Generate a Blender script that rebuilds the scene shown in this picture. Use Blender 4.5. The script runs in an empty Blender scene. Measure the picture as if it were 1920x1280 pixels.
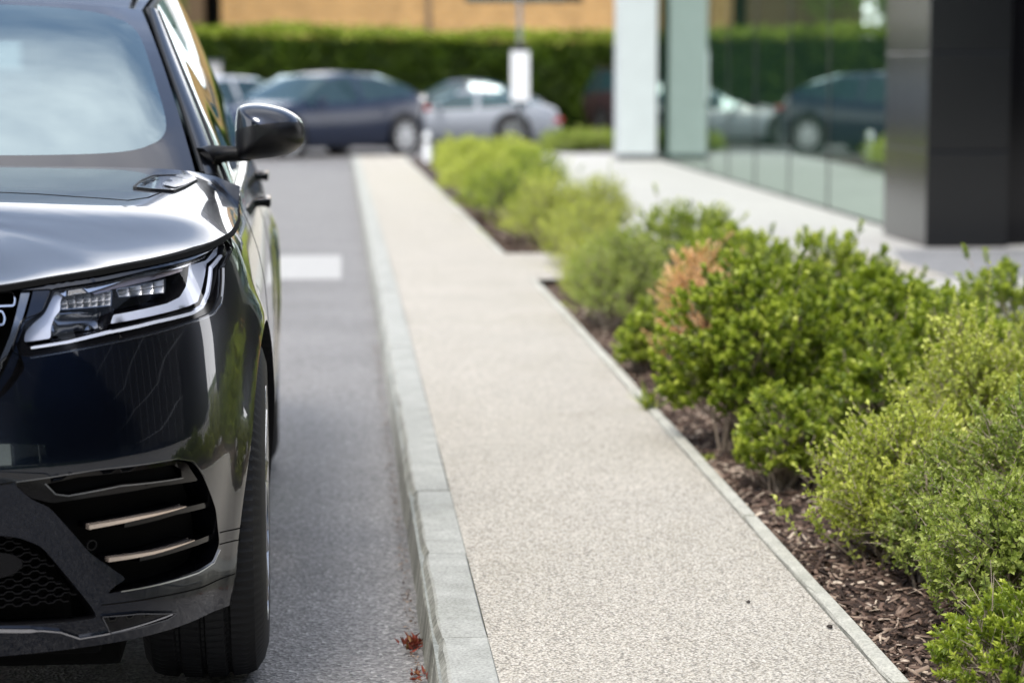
import bpy, bmesh, math, random
import numpy as np
from mathutils import Vector, Matrix
from mathutils.geometry import delaunay_2d_cdt
R = math.radians
random.seed(7); rng = np.random.default_rng(7)
sc = bpy.context.scene

# ------------------------------------------------------------------ camera
CH = 1.36; F = 4533.0; PITCH = math.atan(520 / F); YAW = math.atan(320 / F)
cam_d = bpy.data.cameras.new('camera'); cam = bpy.data.objects.new('camera', cam_d)
sc.collection.objects.link(cam); sc.camera = cam
cam.location = (0, 0, CH); cam.rotation_euler = (R(90) - PITCH, 0, -YAW)
cam_d.lens = 85; cam_d.sensor_width = 36; cam_d.clip_end = 900; cam_d.clip_start = .05
cam_d.dof.use_dof = True; cam_d.dof.focus_distance = 5.15; cam_d.dof.aperture_fstop = 3.0
CR = np.array(Matrix.Rotation(-YAW, 3, 'Z') @ Matrix.Rotation(R(90) - PITCH, 3, 'X'))
C0 = np.array([0, 0, CH])
def proj(P):                      # world -> photo pixel (1920 wide)
    q = (np.asarray(P, float) - C0) @ CR
    return np.stack([960 + F * q[..., 0] / -q[..., 2], 640 - F * q[..., 1] / -q[..., 2]], -1)
def ray(px, py):
    return CR @ np.array([(px - 960) / F, -(py - 640) / F, -1.0])
def on_z(px, py, z):              # photo pixel -> point on a horizontal plane
    d = ray(px, py); t = (z - CH) / d[2]; return C0 + d * t
def on_y(px, py, Y):              # photo pixel -> point at a known distance
    d = ray(px, py); return C0 + d * (Y / d[1])

# ------------------------------------------------------------------ sky, sun, exposure
SUN_EL, SUN_AZ = R(54), R(208)    # azimuth clockwise from +Y
w = bpy.data.worlds.new('World'); sc.world = w; w.use_nodes = True
nt = w.node_tree; nt.nodes.clear()
N = nt.nodes.new; L = nt.links.new
out = N('ShaderNodeOutputWorld'); sky = N('ShaderNodeTexSky'); sky.sky_type = 'NISHITA'
sky.sun_disc = False; sky.sun_elevation = SUN_EL; sky.sun_rotation = SUN_AZ; sky.dust_density = 1.5; sky.ozone_density = 2
bg = N('ShaderNodeBackground'); bg.inputs[1].default_value = .14; L(sky.outputs[0], bg.inputs[0])
cl = N('ShaderNodeBackground'); cl.inputs[0].default_value = (.98, .98, 1, 1); cl.inputs[1].default_value = 1.35
tc = N('ShaderNodeTexCoord'); mp = N('ShaderNodeMapping'); mp.inputs['Scale'].default_value = (1, 1, 2.2)
mp.inputs['Location'].default_value = (.35, .1, .2)
nz = N('ShaderNodeTexNoise'); nz.inputs['Scale'].default_value = 1.7; nz.inputs['Detail'].default_value = 7; nz.inputs['Roughness'].default_value = .55
cr = N('ShaderNodeValToRGB'); cr.color_ramp.elements[0].position = .44; cr.color_ramp.elements[1].position = .80; cr.color_ramp.elements[0].color = (.0, .0, .0, 1); cr.color_ramp.elements[1].color = (.85, .85, .85, 1)
L(tc.outputs['Generated'], mp.inputs[0]); L(mp.outputs[0], nz.inputs[0]); L(nz.outputs[0], cr.inputs[0])
sx = N('ShaderNodeSeparateXYZ'); L(tc.outputs['Generated'], sx.inputs[0])
hz = N('ShaderNodeValToRGB'); he = hz.color_ramp.elements   # cloud bank low down, clear blue above it, thin high cloud overhead
while len(he) < 6: he.new(.5)
for el_, (p_, v_) in zip(he, ((0, 1), (.31, 1), (.42, .08), (.68, .06), (.86, .58), (1, .6))): el_.position = p_; el_.color = (v_, v_, v_, 1)
L(sx.outputs[2], hz.inputs[0])
zr = N('ShaderNodeMapRange'); zr.inputs[1].default_value = .45; zr.inputs[2].default_value = .75; L(sx.outputs[2], zr.inputs[0]); ml = N('ShaderNodeMath'); ml.operation = 'MULTIPLY'; L(cr.outputs[0], ml.inputs[0]); L(zr.outputs[0], ml.inputs[1])
ad = N('ShaderNodeMath'); ad.operation = 'ADD'; ad.use_clamp = True; L(hz.outputs[0], ad.inputs[0]); L(ml.outputs[0], ad.inputs[1])
st = N('ShaderNodeMapRange'); st.inputs[1].default_value = .05; st.inputs[2].default_value = .75; st.inputs[3].default_value = 2.2; st.inputs[4].default_value = 1.15; L(sx.outputs[2], st.inputs[0]); L(st.outputs[0], cl.inputs[1])
mx = N('ShaderNodeMixShader'); L(ad.outputs[0], mx.inputs[0]); L(bg.outputs[0], mx.inputs[1]); L(cl.outputs[0], mx.inputs[2]); L(mx.outputs[0], out.inputs[0])
sd = bpy.data.lights.new('sun', 'SUN'); sd.energy = 1.9; sd.angle = R(18); sd.color = (1, .95, .87)
so = bpy.data.objects.new('sun', sd); sc.collection.objects.link(so)
so.rotation_euler = (R(90) - SUN_EL, 0, math.pi - SUN_AZ)
so.location = (-1, -6, 12)
sc.view_settings.view_transform = 'Standard'; sc.view_settings.look = 'None'; sc.view_settings.exposure = .82; sc.view_settings.gamma = 1
sc.render.engine = 'CYCLES'
sc.cycles.max_bounces = 8; sc.cycles.transparent_max_bounces = 12; sc.cycles.use_denoising = True
sc.cycles.sample_clamp_indirect = 8

# ------------------------------------------------------------------ object helpers
COL = sc.collection
def tag(o, label=None, cat=None, group=None, kind=None):
    for k, v in (('label', label), ('category', cat), ('group', group), ('kind', kind)):
        if v: o[k] = v
    return o
def empty(name, loc, rz=0, **k):
    o = bpy.data.objects.new(name, None); COL.objects.link(o); o.location = loc; o.rotation_euler = (0, 0, rz)
    o.empty_display_size = .2
    return tag(o, **k)
def mesh(name, verts, faces, mat, parent=None, smooth=False, attr=None, mats=None, **k):
    me = bpy.data.meshes.new(name)
    me.from_pydata([tuple(map(float, v)) for v in verts], [], faces if isinstance(faces, list) else faces.tolist())
    for m in ([mat] if mats is None else []): me.materials.append(m)
    if smooth: me.polygons.foreach_set('use_smooth', [True] * len(me.polygons))
    if attr is not None:
        a = me.attributes.new('rnd', 'FLOAT', 'FACE'); a.data.foreach_set('value', np.asarray(attr, np.float32))
    me.update()
    o = bpy.data.objects.new(name, me); COL.objects.link(o)
    if parent: o.parent = parent
    return tag(o, **k)
class MB:                          # collects simple shapes into ONE mesh
    def __init__(s): s.v = []; s.f = []
    def add(s, v, f):
        n = len(s.v); s.v += [tuple(p) for p in v]; s.f += [tuple(i + n for i in q) for q in f]; return s
    def box(s, c, d, rz=0, bev=0.0, M=None):
        bm = bmesh.new(); bmesh.ops.create_cube(bm, size=1)
        bmesh.ops.scale(bm, vec=d, verts=bm.verts)
        if bev: bmesh.ops.bevel(bm, geom=bm.edges[:], offset=bev, segments=2, affect='EDGES', profile=.6)
        m = Matrix.Translation(c) @ Matrix.Rotation(rz, 4, 'Z')
        if M is not None: m = Matrix.Translation(c) @ M
        bm.transform(m); s.bm(bm); return s
    def bm(s, bm):
        bm.verts.index_update()
        s.add([v.co[:] for v in bm.verts], [[v.index for v in f.verts] for f in bm.faces]); bm.free(); return s
    def tube(s, pts, r, n=8, cap=True):
        pts = [np.array(p, float) for p in pts]; rr = r if hasattr(r, '__len__') else [r] * len(pts)
        rings = []; up = np.array([0.03, .02, 1.0])
        for i, p in enumerate(pts):
            t = pts[min(i + 1, len(pts) - 1)] - pts[max(i - 1, 0)]; t /= np.linalg.norm(t) + 1e-9
            a = np.cross(t, up)
            if np.linalg.norm(a) < .05: a = np.cross(t, [1, 0, 0])
            a /= np.linalg.norm(a); b = np.cross(t, a)
            rings.append([p + rr[i] * (math.cos(q) * a + math.sin(q) * b) for q in np.linspace(0, 2 * math.pi, n, endpoint=False)])
        v = [q for g in rings for q in g]; f = []
        for i in range(len(pts) - 1):
            for j in range(n): f.append((i * n + j, i * n + (j + 1) % n, (i + 1) * n + (j + 1) % n, (i + 1) * n + j))
        if cap: f.append(tuple(range(n))[::-1]); f.append(tuple(range((len(pts) - 1) * n, len(pts) * n)))
        return s.add(v, f)
    def lathe(s, prof, n=48, axis='x', c=(0, 0, 0)):   # prof: (along axis, radius)
        v = []; f = []
        for a, r in prof:
            for k in range(n):
                q = 2 * math.pi * k / n; y, z = r * math.cos(q), r * math.sin(q)
                v.append((c[0] + a, c[1] + y, c[2] + z) if axis == 'x' else (c[0] + y, c[1] + z, c[2] + a))
        for i in range(len(prof) - 1):
            for j in range(n): f.append((i * n + j, i * n + (j + 1) % n, (i + 1) * n + (j + 1) % n, (i + 1) * n + j))
        return s.add(v, f)
    def obj(s, name, mat, parent=None, smooth=False, **k): return mesh(name, s.v, s.f, mat, parent, smooth, **k)
def text_mesh(fo):
    bpy.context.view_layer.update(); me = bpy.data.meshes.new_from_object(fo); o = bpy.data.objects.new(fo.name, me); COL.objects.link(o); o.parent = fo.parent; o.matrix_local = fo.matrix_local.copy(); bpy.data.objects.remove(fo); return o
def autosmooth(o, deg=35):
    bm = bmesh.new(); bm.from_mesh(o.data)
    for f in bm.faces: f.smooth = True
    for e in bm.edges:
        if len(e.link_faces) == 2 and e.calc_face_angle(0) > R(deg): e.smooth = False
    bm.to_mesh(o.data); bm.free(); return o
def copy_tree(o, parent=None):
    c = o.copy(); COL.objects.link(c); c.parent = parent
    for ch in list(o.children): copy_tree(ch, c)
    return c

# ------------------------------------------------------------------ materials
def mat(name, col=(.5, .5, .5), rough=.5, metal=0, spec=.5, coat=0, coat_r=.03, ior=1.5):
    m = bpy.data.materials.new(name); m.use_nodes = True; b = m.node_tree.nodes['Principled BSDF']
    b.inputs['Base Color'].default_value = (*col, 1); b.inputs['Roughness'].default_value = rough
    b.inputs['Metallic'].default_value = metal; b.inputs['Specular IOR Level'].default_value = spec
    b.inputs['Coat Weight'].default_value = coat; b.inputs['Coat Roughness'].default_value = coat_r; b.inputs['IOR'].default_value = ior
    return m
class NT:
    def __init__(s, m): s.t = m.node_tree; s.b = s.t.nodes['Principled BSDF']; s.co = s.n('ShaderNodeTexCoord').outputs['Object']
    def n(s, k): return s.t.nodes.new(k)
    def l(s, a, b): s.t.links.new(a, b)
    def noise(s, scale, detail=4, rough=.5, vec=None, out='Fac'):
        q = s.n('ShaderNodeTexNoise'); q.inputs['Scale'].default_value = scale; q.inputs['Detail'].default_value = detail; q.inputs['Roughness'].default_value = rough
        s.l(vec or s.co, q.inputs['Vector']); return q.outputs[out]
    def vor(s, scale, out='Color', vec=None, feat='F1'):
        q = s.n('ShaderNodeTexVoronoi'); q.inputs['Scale'].default_value = scale; q.feature = feat; s.l(vec or s.co, q.inputs['Vector']); return q.outputs[out]
    def ramp(s, fac, pts, interp='LINEAR'):
        q = s.n('ShaderNodeValToRGB'); e = q.color_ramp.elements; q.color_ramp.interpolation = interp
        while len(e) < len(pts): e.new(.5)
        for el, (p, c) in zip(e, pts): el.position = p; el.color = (*c, 1) if len(c) == 3 else c
        s.l(fac, q.inputs[0]); return q.outputs[0]
    def mix(s, fac, a, b, typ='MIX'):
        q = s.n('ShaderNodeMix'); q.data_type = 'RGBA'; q.blend_type = typ
        for k, v in ((0, fac), (6, a), (7, b)):
            if hasattr(v, 'is_linked') or hasattr(v, 'links'): s.l(v, q.inputs[k])
            elif k == 0: q.inputs[0].default_value = v
            else: q.inputs[k].default_value = (*v, 1)
        return q.outputs[2]
    def bump(s, h, strength=.3, dist=.01):
        q = s.n('ShaderNodeBump'); q.inputs['Strength'].default_value = strength; q.inputs['Distance'].default_value = dist
        s.l(h, q.inputs['Height']); s.l(q.outputs[0], s.b.inputs['Normal'])
    def color(s, c): s.l(c, s.b.inputs['Base Color'])
G = lambda v: (v, v, v)
M = {}
# asphalt: pale worn tarmac with small stones
m = M['asphalt'] = mat('asphalt', rough=.62); t = NT(m)
c = t.ramp(t.vor(125), [(.0, (.062, .058, .056)), (.4, (.158, .152, .148)), (.8, (.275, .265, .257)), (1, (.50, .485, .465))])
c2 = t.ramp(t.noise(1.3, 5), [(.3, G(.86)), (.7, G(1.12))]); c = t.mix(1, c, c2, 'MULTIPLY')
c = t.mix(t.ramp(t.noise(60, 3), [(.58, G(0)), (.66, G(1))]), c, (.075, .075, .08)); t.color(c); t.bump(t.vor(125, 'Distance'), .7, .006)
# resin-bound aggregate path
m = M['path'] = mat('path_aggregate', rough=.8); t = NT(m)
c = t.ramp(t.vor(180), [(.0, (.24, .215, .17)), (.25, (.45, .415, .355)), (.6, (.57, .535, .47)), (1, (.74, .71, .65))])
e = t.ramp(t.vor(180, 'Distance'), [(.45, G(1)), (.75, G(.42))]); c = t.mix(1, c, e, 'MULTIPLY')
c = t.mix(1, c, t.ramp(t.noise(1.6, 5), [(.3, (.93, .925, .90)), (.7, (1.04, 1.03, 1.01))]), 'MULTIPLY')
c = t.mix(1, c, t.ramp(t.noise(3.2, 9, .68), [(.50, G(1)), (.72, (.84, .835, .80))]), 'MULTIPLY')
sp = t.ramp(t.noise(260, 2), [(.63, G(0)), (.67, G(1))]); c = t.mix(sp, c, (.16, .13, .11)); t.color(c); t.bump(t.vor(180, 'Distance'), .5, .004)
# kerb concrete
def concrete(name, a, b, joint=None):
    m = mat(name, rough=.8); t = NT(m)
    c = t.ramp(t.noise(9, 8, .65), [(.3, a), (.7, b)])
    c = t.mix(1, c, t.ramp(t.noise(150, 3), [(.35, G(.72)), (.6, G(1.08))]), 'MULTIPLY')
    c = t.mix(t.ramp(t.noise(2.5, 6, .7), [(.55, G(0)), (.75, G(.5))]), c, (a[0] * .6, a[1] * .62, a[2] * .55)); t.color(c); t.bump(t.noise(220, 4), .35, .003); return m
M['kerb'] = concrete('kerb_concrete', (.31, .315, .285), (.46, .465, .43))
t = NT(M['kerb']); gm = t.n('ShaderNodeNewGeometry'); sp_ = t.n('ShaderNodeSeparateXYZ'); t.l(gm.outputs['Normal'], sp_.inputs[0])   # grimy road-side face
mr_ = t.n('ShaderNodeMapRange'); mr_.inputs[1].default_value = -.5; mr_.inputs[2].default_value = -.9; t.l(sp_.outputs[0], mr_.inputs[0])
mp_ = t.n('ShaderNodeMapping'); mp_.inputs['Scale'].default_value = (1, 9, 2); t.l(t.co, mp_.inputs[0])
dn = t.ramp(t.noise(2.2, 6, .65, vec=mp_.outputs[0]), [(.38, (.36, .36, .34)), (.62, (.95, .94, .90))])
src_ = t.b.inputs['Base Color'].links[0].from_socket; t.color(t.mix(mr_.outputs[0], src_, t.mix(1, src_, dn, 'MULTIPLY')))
M['kerb2'] = concrete('edging_concrete', (.38, .375, .32), (.54, .53, .46))
M['kerbface'] = concrete('kerb_face_concrete', (.20, .215, .20), (.34, .355, .33))
m = M['paint_white'] = mat('road_paint', rough=.6); t = NT(m)
t.color(t.mix(t.ramp(t.noise(45, 7, .7), [(.5, G(0)), (.64, G(1))]), (.38, .375, .36), (.22, .22, .21)))
m = M['soil'] = mat('soil', rough=.95); t = NT(m); t.color(t.ramp(t.noise(60, 6), [(.3, (.02, .012, .009)), (.7, (.085, .05, .036))])); t.bump(t.noise(80, 5), 1, .02)
def attr_mat(name, pts, rough=.6, transl=0, spec=.4, noise=None):
    m = mat(name, rough=rough, spec=spec); t = NT(m); a = t.n('ShaderNodeAttribute'); a.attribute_name = 'rnd'
    c = t.ramp(a.outputs['Fac'], pts)
    if noise: c = t.mix(1, c, t.ramp(t.noise(noise, 3), [(.32, G(.45)), (.68, G(1.4))]), 'MULTIPLY')
    t.color(c)
    if transl:
        tr = t.n('ShaderNodeBsdfTranslucent'); t.l(t.mix(1, c, (1.25, 1.35, .55), 'MULTIPLY'), tr.inputs[0]); ms = t.n('ShaderNodeMixShader'); ms.inputs[0].default_value = transl
        t.l(t.b.outputs[0], ms.inputs[1]); t.l(tr.outputs[0], ms.inputs[2]); t.l(ms.outputs[0], t.t.nodes['Material Output'].inputs[0])
    return m
M['bark'] = attr_mat('bark_mulch', [(0, (.025, .015, .011)), (.3, (.085, .052, .038)), (.6, (.175, .115, .085)), (.88, (.34, .26, .20)), (1, (.58, .48, .38))], .85)
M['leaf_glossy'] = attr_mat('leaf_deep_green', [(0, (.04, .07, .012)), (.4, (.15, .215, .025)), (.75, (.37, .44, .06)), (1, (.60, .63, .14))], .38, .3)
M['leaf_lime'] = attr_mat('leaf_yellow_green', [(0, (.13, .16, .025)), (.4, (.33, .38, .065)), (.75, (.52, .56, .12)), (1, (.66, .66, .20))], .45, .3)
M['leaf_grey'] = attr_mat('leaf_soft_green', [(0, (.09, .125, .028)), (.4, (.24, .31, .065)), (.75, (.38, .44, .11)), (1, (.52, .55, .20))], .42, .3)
M['leaf_dead'] = attr_mat('leaf_orange_dead', [(0, (.50, .25, .10)), (.5, (.70, .43, .22)), (1, (.84, .62, .38))], .7, .2)
M['leaf_red'] = attr_mat('leaf_red_weed', [(0, (.10, .02, .015)), (.6, (.26, .05, .03)), (1, (.25, .14, .05))], .6, .2)
M['leaf_hedge'] = attr_mat('leaf_hedge', [(0, (.02, .045, .005)), (.5, (.07, .12, .009)), (.8, (.15, .21, .015)), (1, (.38, .44, .07))], .5, .25, noise=1.5)
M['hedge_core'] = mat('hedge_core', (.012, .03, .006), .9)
M['leaf_tree'] = attr_mat('leaf_tree', [(0, (.035, .07, .01)), (.5, (.13, .20, .02)), (1, (.30, .38, .05))], .5, .3)
M['stem'] = mat('twig_bark', (.27, .22, .17), .8); M['trunk'] = mat('trunk_bark', (.10, .075, .05), .9)
# car materials
m = M['car_paint'] = mat('car_paint_black', (.005, .008, .012), .32, 1.0, .5, 1.0, .035, 1.5)
t = NT(m); t.color(t.mix(t.ramp(t.vor(2600), [(.90, G(0)), (1, G(1))]), (.009, .013, .024), (.015, .020, .032)))
m.node_tree.nodes['Principled BSDF'].inputs['Coat IOR'].default_value = 1.5
M['gloss_black'] = mat('gloss_black', (.003, .003, .004), .12, 0, .3, .0, .02)
M['satin_black'] = mat('satin_black', (.004, .004, .005), .38, spec=.3)
M['matte_black'] = mat('matte_black', (.004, .004, .004), .9, spec=.1)
M['chrome'] = mat('satin_chrome', (.62, .63, .66), .16, 1)
M['grey_metal'] = mat('dark_silver_trim', (.20, .21, .23), .22, 1, coat=.4)
M['copper'] = mat('copper_trim', (.78, .66, .58), .26, .85)
M['brow'] = mat('lamp_brow', (.30, .25, .25), .3, .6)
M['silver_rim'] = mat('alloy_rim', (.50, .51, .53), .25, .9)
m = M['rubber'] = mat('tyre_rubber', (.013, .013, .014), .62, spec=.35); t = NT(m); t.bump(t.noise(240, 3), .2, .002)
m = M['lamp_dark'] = mat('lamp_housing', (.035, .037, .042), .25, .5)
M['lamp_white'] = mat('lamp_light_guide', (.66, .70, .80), .2, .1, coat=.5)
M['lamp_reflector'] = mat('lamp_reflector', (.85, .86, .88), .22, .55)
M['red_lens'] = mat('red_lens', (.35, .01, .01), .15, coat=.6)
M['plastic_white'] = mat('white_panel', (.82, .84, .86), .45)
def glass(name, tint, refl_col, base_refl, opacity, body=(.02, .03, .035)):
    m = bpy.data.materials.new(name); m.use_nodes = True; t = m.node_tree; t.nodes.clear(); n = t.nodes.new; l = t.links.new
    o = n('ShaderNodeOutputMaterial'); tr = n('ShaderNodeBsdfTransparent'); tr.inputs[0].default_value = (*tint, 1)
    di = n('ShaderNodeBsdfDiffuse'); di.inputs[0].default_value = (*body, 1); m1 = n('ShaderNodeMixShader'); m1.inputs[0].default_value = opacity
    l(tr.outputs[0], m1.inputs[1]); l(di.outputs[0], m1.inputs[2])
    gl = n('ShaderNodeBsdfGlossy'); gl.inputs[0].default_value = (*refl_col, 1); gl.inputs['Roughness'].default_value = .012
    fr = n('ShaderNodeFresnel'); ge = n('ShaderNodeNewGeometry'); mr = n('ShaderNodeMapRange'); mr.inputs[3].default_value = base_refl; mr.inputs[4].default_value = 1 / base_refl; l(ge.outputs['Backfacing'], mr.inputs[0]); l(mr.outputs[0], fr.inputs[0]); m2 = n('ShaderNodeMixShader')
    l(fr.outputs[0], m2.inputs[0]); l(m1.outputs[0], m2.inputs[1]); l(gl.outputs[0], m2.inputs[2]); l(m2.outputs[0], o.inputs[0]); return m
M['windscreen'] = glass('windscreen_glass', (.55, .68, .70), (.80, .95, 1), 4.2, .35, (.08, .13, .14))
M['frit'] = mat('windscreen_black_band', (.012, .012, .018), .10, 0, .5, 1, .02, 1.5); M['frit'].node_tree.nodes['Principled BSDF'].inputs['Coat IOR'].default_value = 1.55
M['side_glass'] = glass('tinted_side_glass', (.30, .36, .36), (.9, 1, 1), 1.9, .5)
M['lens'] = glass('clear_lamp_cover', (.96, .97, 1), (1, 1, 1), 1.28, .0)
M['car_glass'] = glass('car_window_glass', (.20, .34, .36), (.8, .95, 1), 1.7, .5, (.03, .07, .08))
M['shop_glass'] = glass('showroom_glass', (.30, .42, .36), (.84, .96, .89), 12.0, .55, (.02, .05, .035))
M['shop_glass_edge'] = glass('glass_fin', (.62, .78, .74), (.85, 1, .96), 1.6, .62, (.48, .60, .57))

# ------------------------------------------------------------------ ground profile (falls gently towards the car park)
def g(Y):
    t = min(max((Y - 12) / 33, 0), 1); return -.36 * (t * t * (3 - 2 * t) * .5 + t * .5)
PLAZA = -.17
def strip(name, x0, x1, y0, y1, dz, m, n=60, sides=0, parent=None, **k):
    """a long sheet between x0 and x1 following the ground; sides = depth of vertical sides"""
    ys = np.linspace(y0, y1, n); fx0 = x0 if callable(x0) else (lambda y: x0); fx1 = x1 if callable(x1) else (lambda y: x1)
    v = []; f = []
    for y in ys:
        z = g(y) + dz
        v += [(fx0(y), y, z), (fx1(y), y, z)] + ([(fx0(y), y, z - sides), (fx1(y), y, z - sides)] if sides else [])
    q = 4 if sides else 2
    for i in range(n - 1):
        a = i * q; b = a + q; f.append((a, a + 1, b + 1, b))
        if sides: f += [(a + 2, a, b, b + 2), (a + 1, a + 3, b + 3, b + 1)]
    if sides: f += [(0, 2, 3, 1), ((n - 1) * q, (n - 1) * q + 1, (n - 1) * q + 3, (n - 1) * q + 2)]
    return mesh(name, v, f, m, parent, **k)
# terrain sheet to the horizon
ys = [-300, -60, -10] + list(np.linspace(12, 45, 24)) + [70, 120, 300, 600]
v = []; f = []
for y in ys: v += [(-400, y, g(y) - .30), (400, y, g(y) - .30)]
for i in range(len(ys) - 1): f.append((2 * i, 2 * i + 1, 2 * i + 3, 2 * i + 2))
m = M['grass_far'] = mat('grass', (.07, .11, .03), .9)
mesh('ground', v, f, m, kind='structure')
KX = float(on_z(938, 1280, .12)[0])           # kerb back line
KF = KX - .125                                # kerb face
PX = float(on_z(1667, 1280, .12)[0]); PE = float(on_z(1709, 1280, .12)[0])   # path edging
PX2 = float(on_z(925, 463, .12 + g(16))[0])
YN0, YN1, YEND = 14.1, 16.3, 42.0
strip('road', -14, KF + .02, -40, 62, 0, M['asphalt'], 110, kind='structure')
strip('car_park', KF + .02, 30, YEND + .3, 62, 0, M['asphalt'], 20, kind='structure')
# parking-bay paint
a = on_z(640, 476, g(16.5)); b = on_z(640, 523, g(15))
strip('bay_marking', -1.9, a[0], b[1], a[1], .004, M['paint_white'], 6, kind='structure')
# kerb stones in one run: chamfered top, small gaps and slightly different heights
def kerb_run(name, xf, xb, y0, y1, step, top, depth, m, cham=.022, off=0.0, seed=1, face=None):
    rr = random.Random(seed); mb = MB(); y = y0 + off
    prof = lambda dz: [(xf - .012, -depth), (xf + .004, top - cham * 1.5 + dz), (xf + cham, top - .004 + dz), (xf + cham + .006, top + dz), (xb - .004, top + dz), (xb, top - .005 + dz), (xb, -depth)]
    while y < y1:
        e = min(y + step - .006, y1); dz = rr.uniform(-.002, .002); dx = rr.uniform(-.002, .002)
        p = prof(dz); n = len(p); ysl = np.linspace(y, e, 9)
        vs = []
        for k, yy in enumerate(ysl):
            c = .004 if k in (0, 8) else 0
            for j, (x, z) in enumerate(p):
                jig = rr.uniform(-.0022, .0022) if 0 < j < 4 else 0
                vs.append((x + dx + jig + (c if j < 3 else 0), yy, z + g(yy) - (c if 1 < j < 5 else 0) + jig * .6))
        fs = [(i * n + j, i * n + j + 1, (i + 1) * n + j + 1, (i + 1) * n + j)[::-1] for i in range(8) for j in range(n - 1)]
        fs += [tuple(range(n))[::-1][::-1], tuple(range(8 * n, 9 * n))[::-1]]
        mb.add(vs, fs); y += step
    return mb.obj(name, m, kind='structure')
yj = float(on_z(915, 1188, .12)[1])
kerb_run('kerb', KF, KX, yj - .915 * 6, YEND, .915, .12, .05, M['kerb'], seed=3)
strip('kerb_bed', KF + .006, KX, -3, YEND, .098, M['kerbface'], 80, kind='structure')
# path
mb_p = strip('footpath', KX, lambda y: PX if y < YN0 + .001 else (3.2 if y < YN1 else PX2), -4, YN0, .117, M['path'], 30, kind='structure')
strip('footpath_crossing', KX, 3.6, YN0, YN1, .117, M['path'], 8, kind='structure')
strip('footpath_far', KX, PX2, YN1, YEND, .117, M['path'], 40, kind='structure')
kerb_run('path_edging', PX + .002, PE, yj - .915 * 6 + .45, YN0 - .02, .915, .121, .1, M['kerb2'], cham=.006, seed=8)
kerb_run('path_edging_far', PX2, PX2 + .05, YN1 + .02, YEND, .915, .121, .1, M['kerb2'], cham=.006, seed=9)
# planting bed soil and plaza
BX = 2.55
def bed(name, x0, y0, y1):
    xs = np.linspace(x0, BX, 14); yy = np.arange(y0, y1 + .01, .22); v = []; f = []
    for y in yy:
        for x in xs:
            edge = min(1, (x - x0) / .15); z0 = .075 + g(y); z1 = PLAZA - .01 if y < 42 else g(y)
            fx = max(0, (x - 2.0) / (BX - 2.0)); z = z0 * (1 - fx) + z1 * fx + .018 * edge * (math.sin(x * 7 + y * 3) + math.sin(y * 5.3 - x * 4)) * .5
            v.append((x, y, z))
    n = len(xs)
    for i in range(len(yy) - 1):
        for j in range(n - 1): f.append((i * n + j, i * n + j + 1, (i + 1) * n + j + 1, (i + 1) * n + j))
    return mesh(name, v, f, M['soil'], smooth=True, kind='structure')
bed('planting_bed', PE - .005, 2.2, YN0 - .02); bed('planting_bed_far', PX2 + .045, YN1 + .02, YEND)
m = M['plaza'] = mat('plaza_paving', rough=.7); t = NT(m)
br = t.n('ShaderNodeTexBrick'); br.inputs['Scale'].default_value = 1; br.inputs['Brick Width'].default_value = .9; br.inputs['Row Height'].default_value = .6
br.inputs['Mortar Size'].default_value = .006; br.inputs['Color1'].default_value = (.42, .41, .385, 1); br.inputs['Color2'].default_value = (.46, .45, .42, 1); br.inputs['Mortar'].default_value = (.30, .29, .27, 1)
t.l(t.co, br.inputs[0]); t.color(t.mix(1, br.outputs[0], t.ramp(t.noise(30, 6), [(.3, G(.86)), (.7, G(1.06))]), 'MULTIPLY'))
mesh('plaza', [(BX - .01, -6, PLAZA), (40, -6, PLAZA), (40, 41.5, PLAZA), (BX - .01, 41.5, PLAZA)], [(0, 1, 2, 3)], m, kind='structure')
m = M['setts'] = mat('grey_setts', rough=.75); t = NT(m)
br = t.n('ShaderNodeTexBrick'); br.inputs['Scale'].default_value = 1; br.inputs['Brick Width'].default_value = .2; br.inputs['Row Height'].default_value = .1
br.inputs['Mortar Size'].default_value = .008; br.inputs['Color1'].default_value = (.20, .205, .21, 1); br.inputs['Color2'].default_value = (.28, .28, .285, 1); br.inputs['Mortar'].default_value = (.12, .12, .12, 1)
t.l(t.co, br.inputs[0]); t.color(br.outputs[0])
p0 = on_z(1700, 470, PLAZA); p1 = on_z(1720, 522, PLAZA)
mesh('sett_strip', [(p1[0], p1[1], PLAZA + .004), (p1[0] + 14, p1[1], PLAZA + .004), (p0[0] + 14, p0[1] + .1, PLAZA + .004), (p0[0] - .1, p0[1] + .1, PLAZA + .004)], [(0, 1, 2, 3)], m, kind='structure')

# ------------------------------------------------------------------ showroom
MX = 5.12
gy1 = float(on_z(1300, 307, PLAZA)[1])
def plain_panel_mat(name, col, rough, metal=0, coat=0):
    m = mat(name, col, rough, metal, coat=coat); t = NT(m); t.color(t.mix(1, (*col,), t.ramp(t.noise(3, 6), [(.3, G(.95)), (.7, G(1.03))]), 'MULTIPLY')); return m
M['bronze'] = plain_panel_mat('dark_metal_cladding', (.003, .0035, .0045), .2, 0, .0)
M['white_clad'] = plain_panel_mat('white_cladding', (.46, .50, .51), .4)
sh = empty('showroom', (MX, 21, PLAZA), label='glass fronted showroom wall with dark clad pier, reflecting hedge and cars', cat='building')
def W2L(o, pts): return [(p[0] - o.location.x, p[1] - o.location.y, p[2] - o.location.z) for p in pts]
def lbox(mb, o, lo, hi, bev=0.0):
    c = [(lo[i] + hi[i]) / 2 - o.location[i] for i in range(3)]; return mb.box(c, [hi[i] - lo[i] for i in range(3)], bev=bev)
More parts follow.
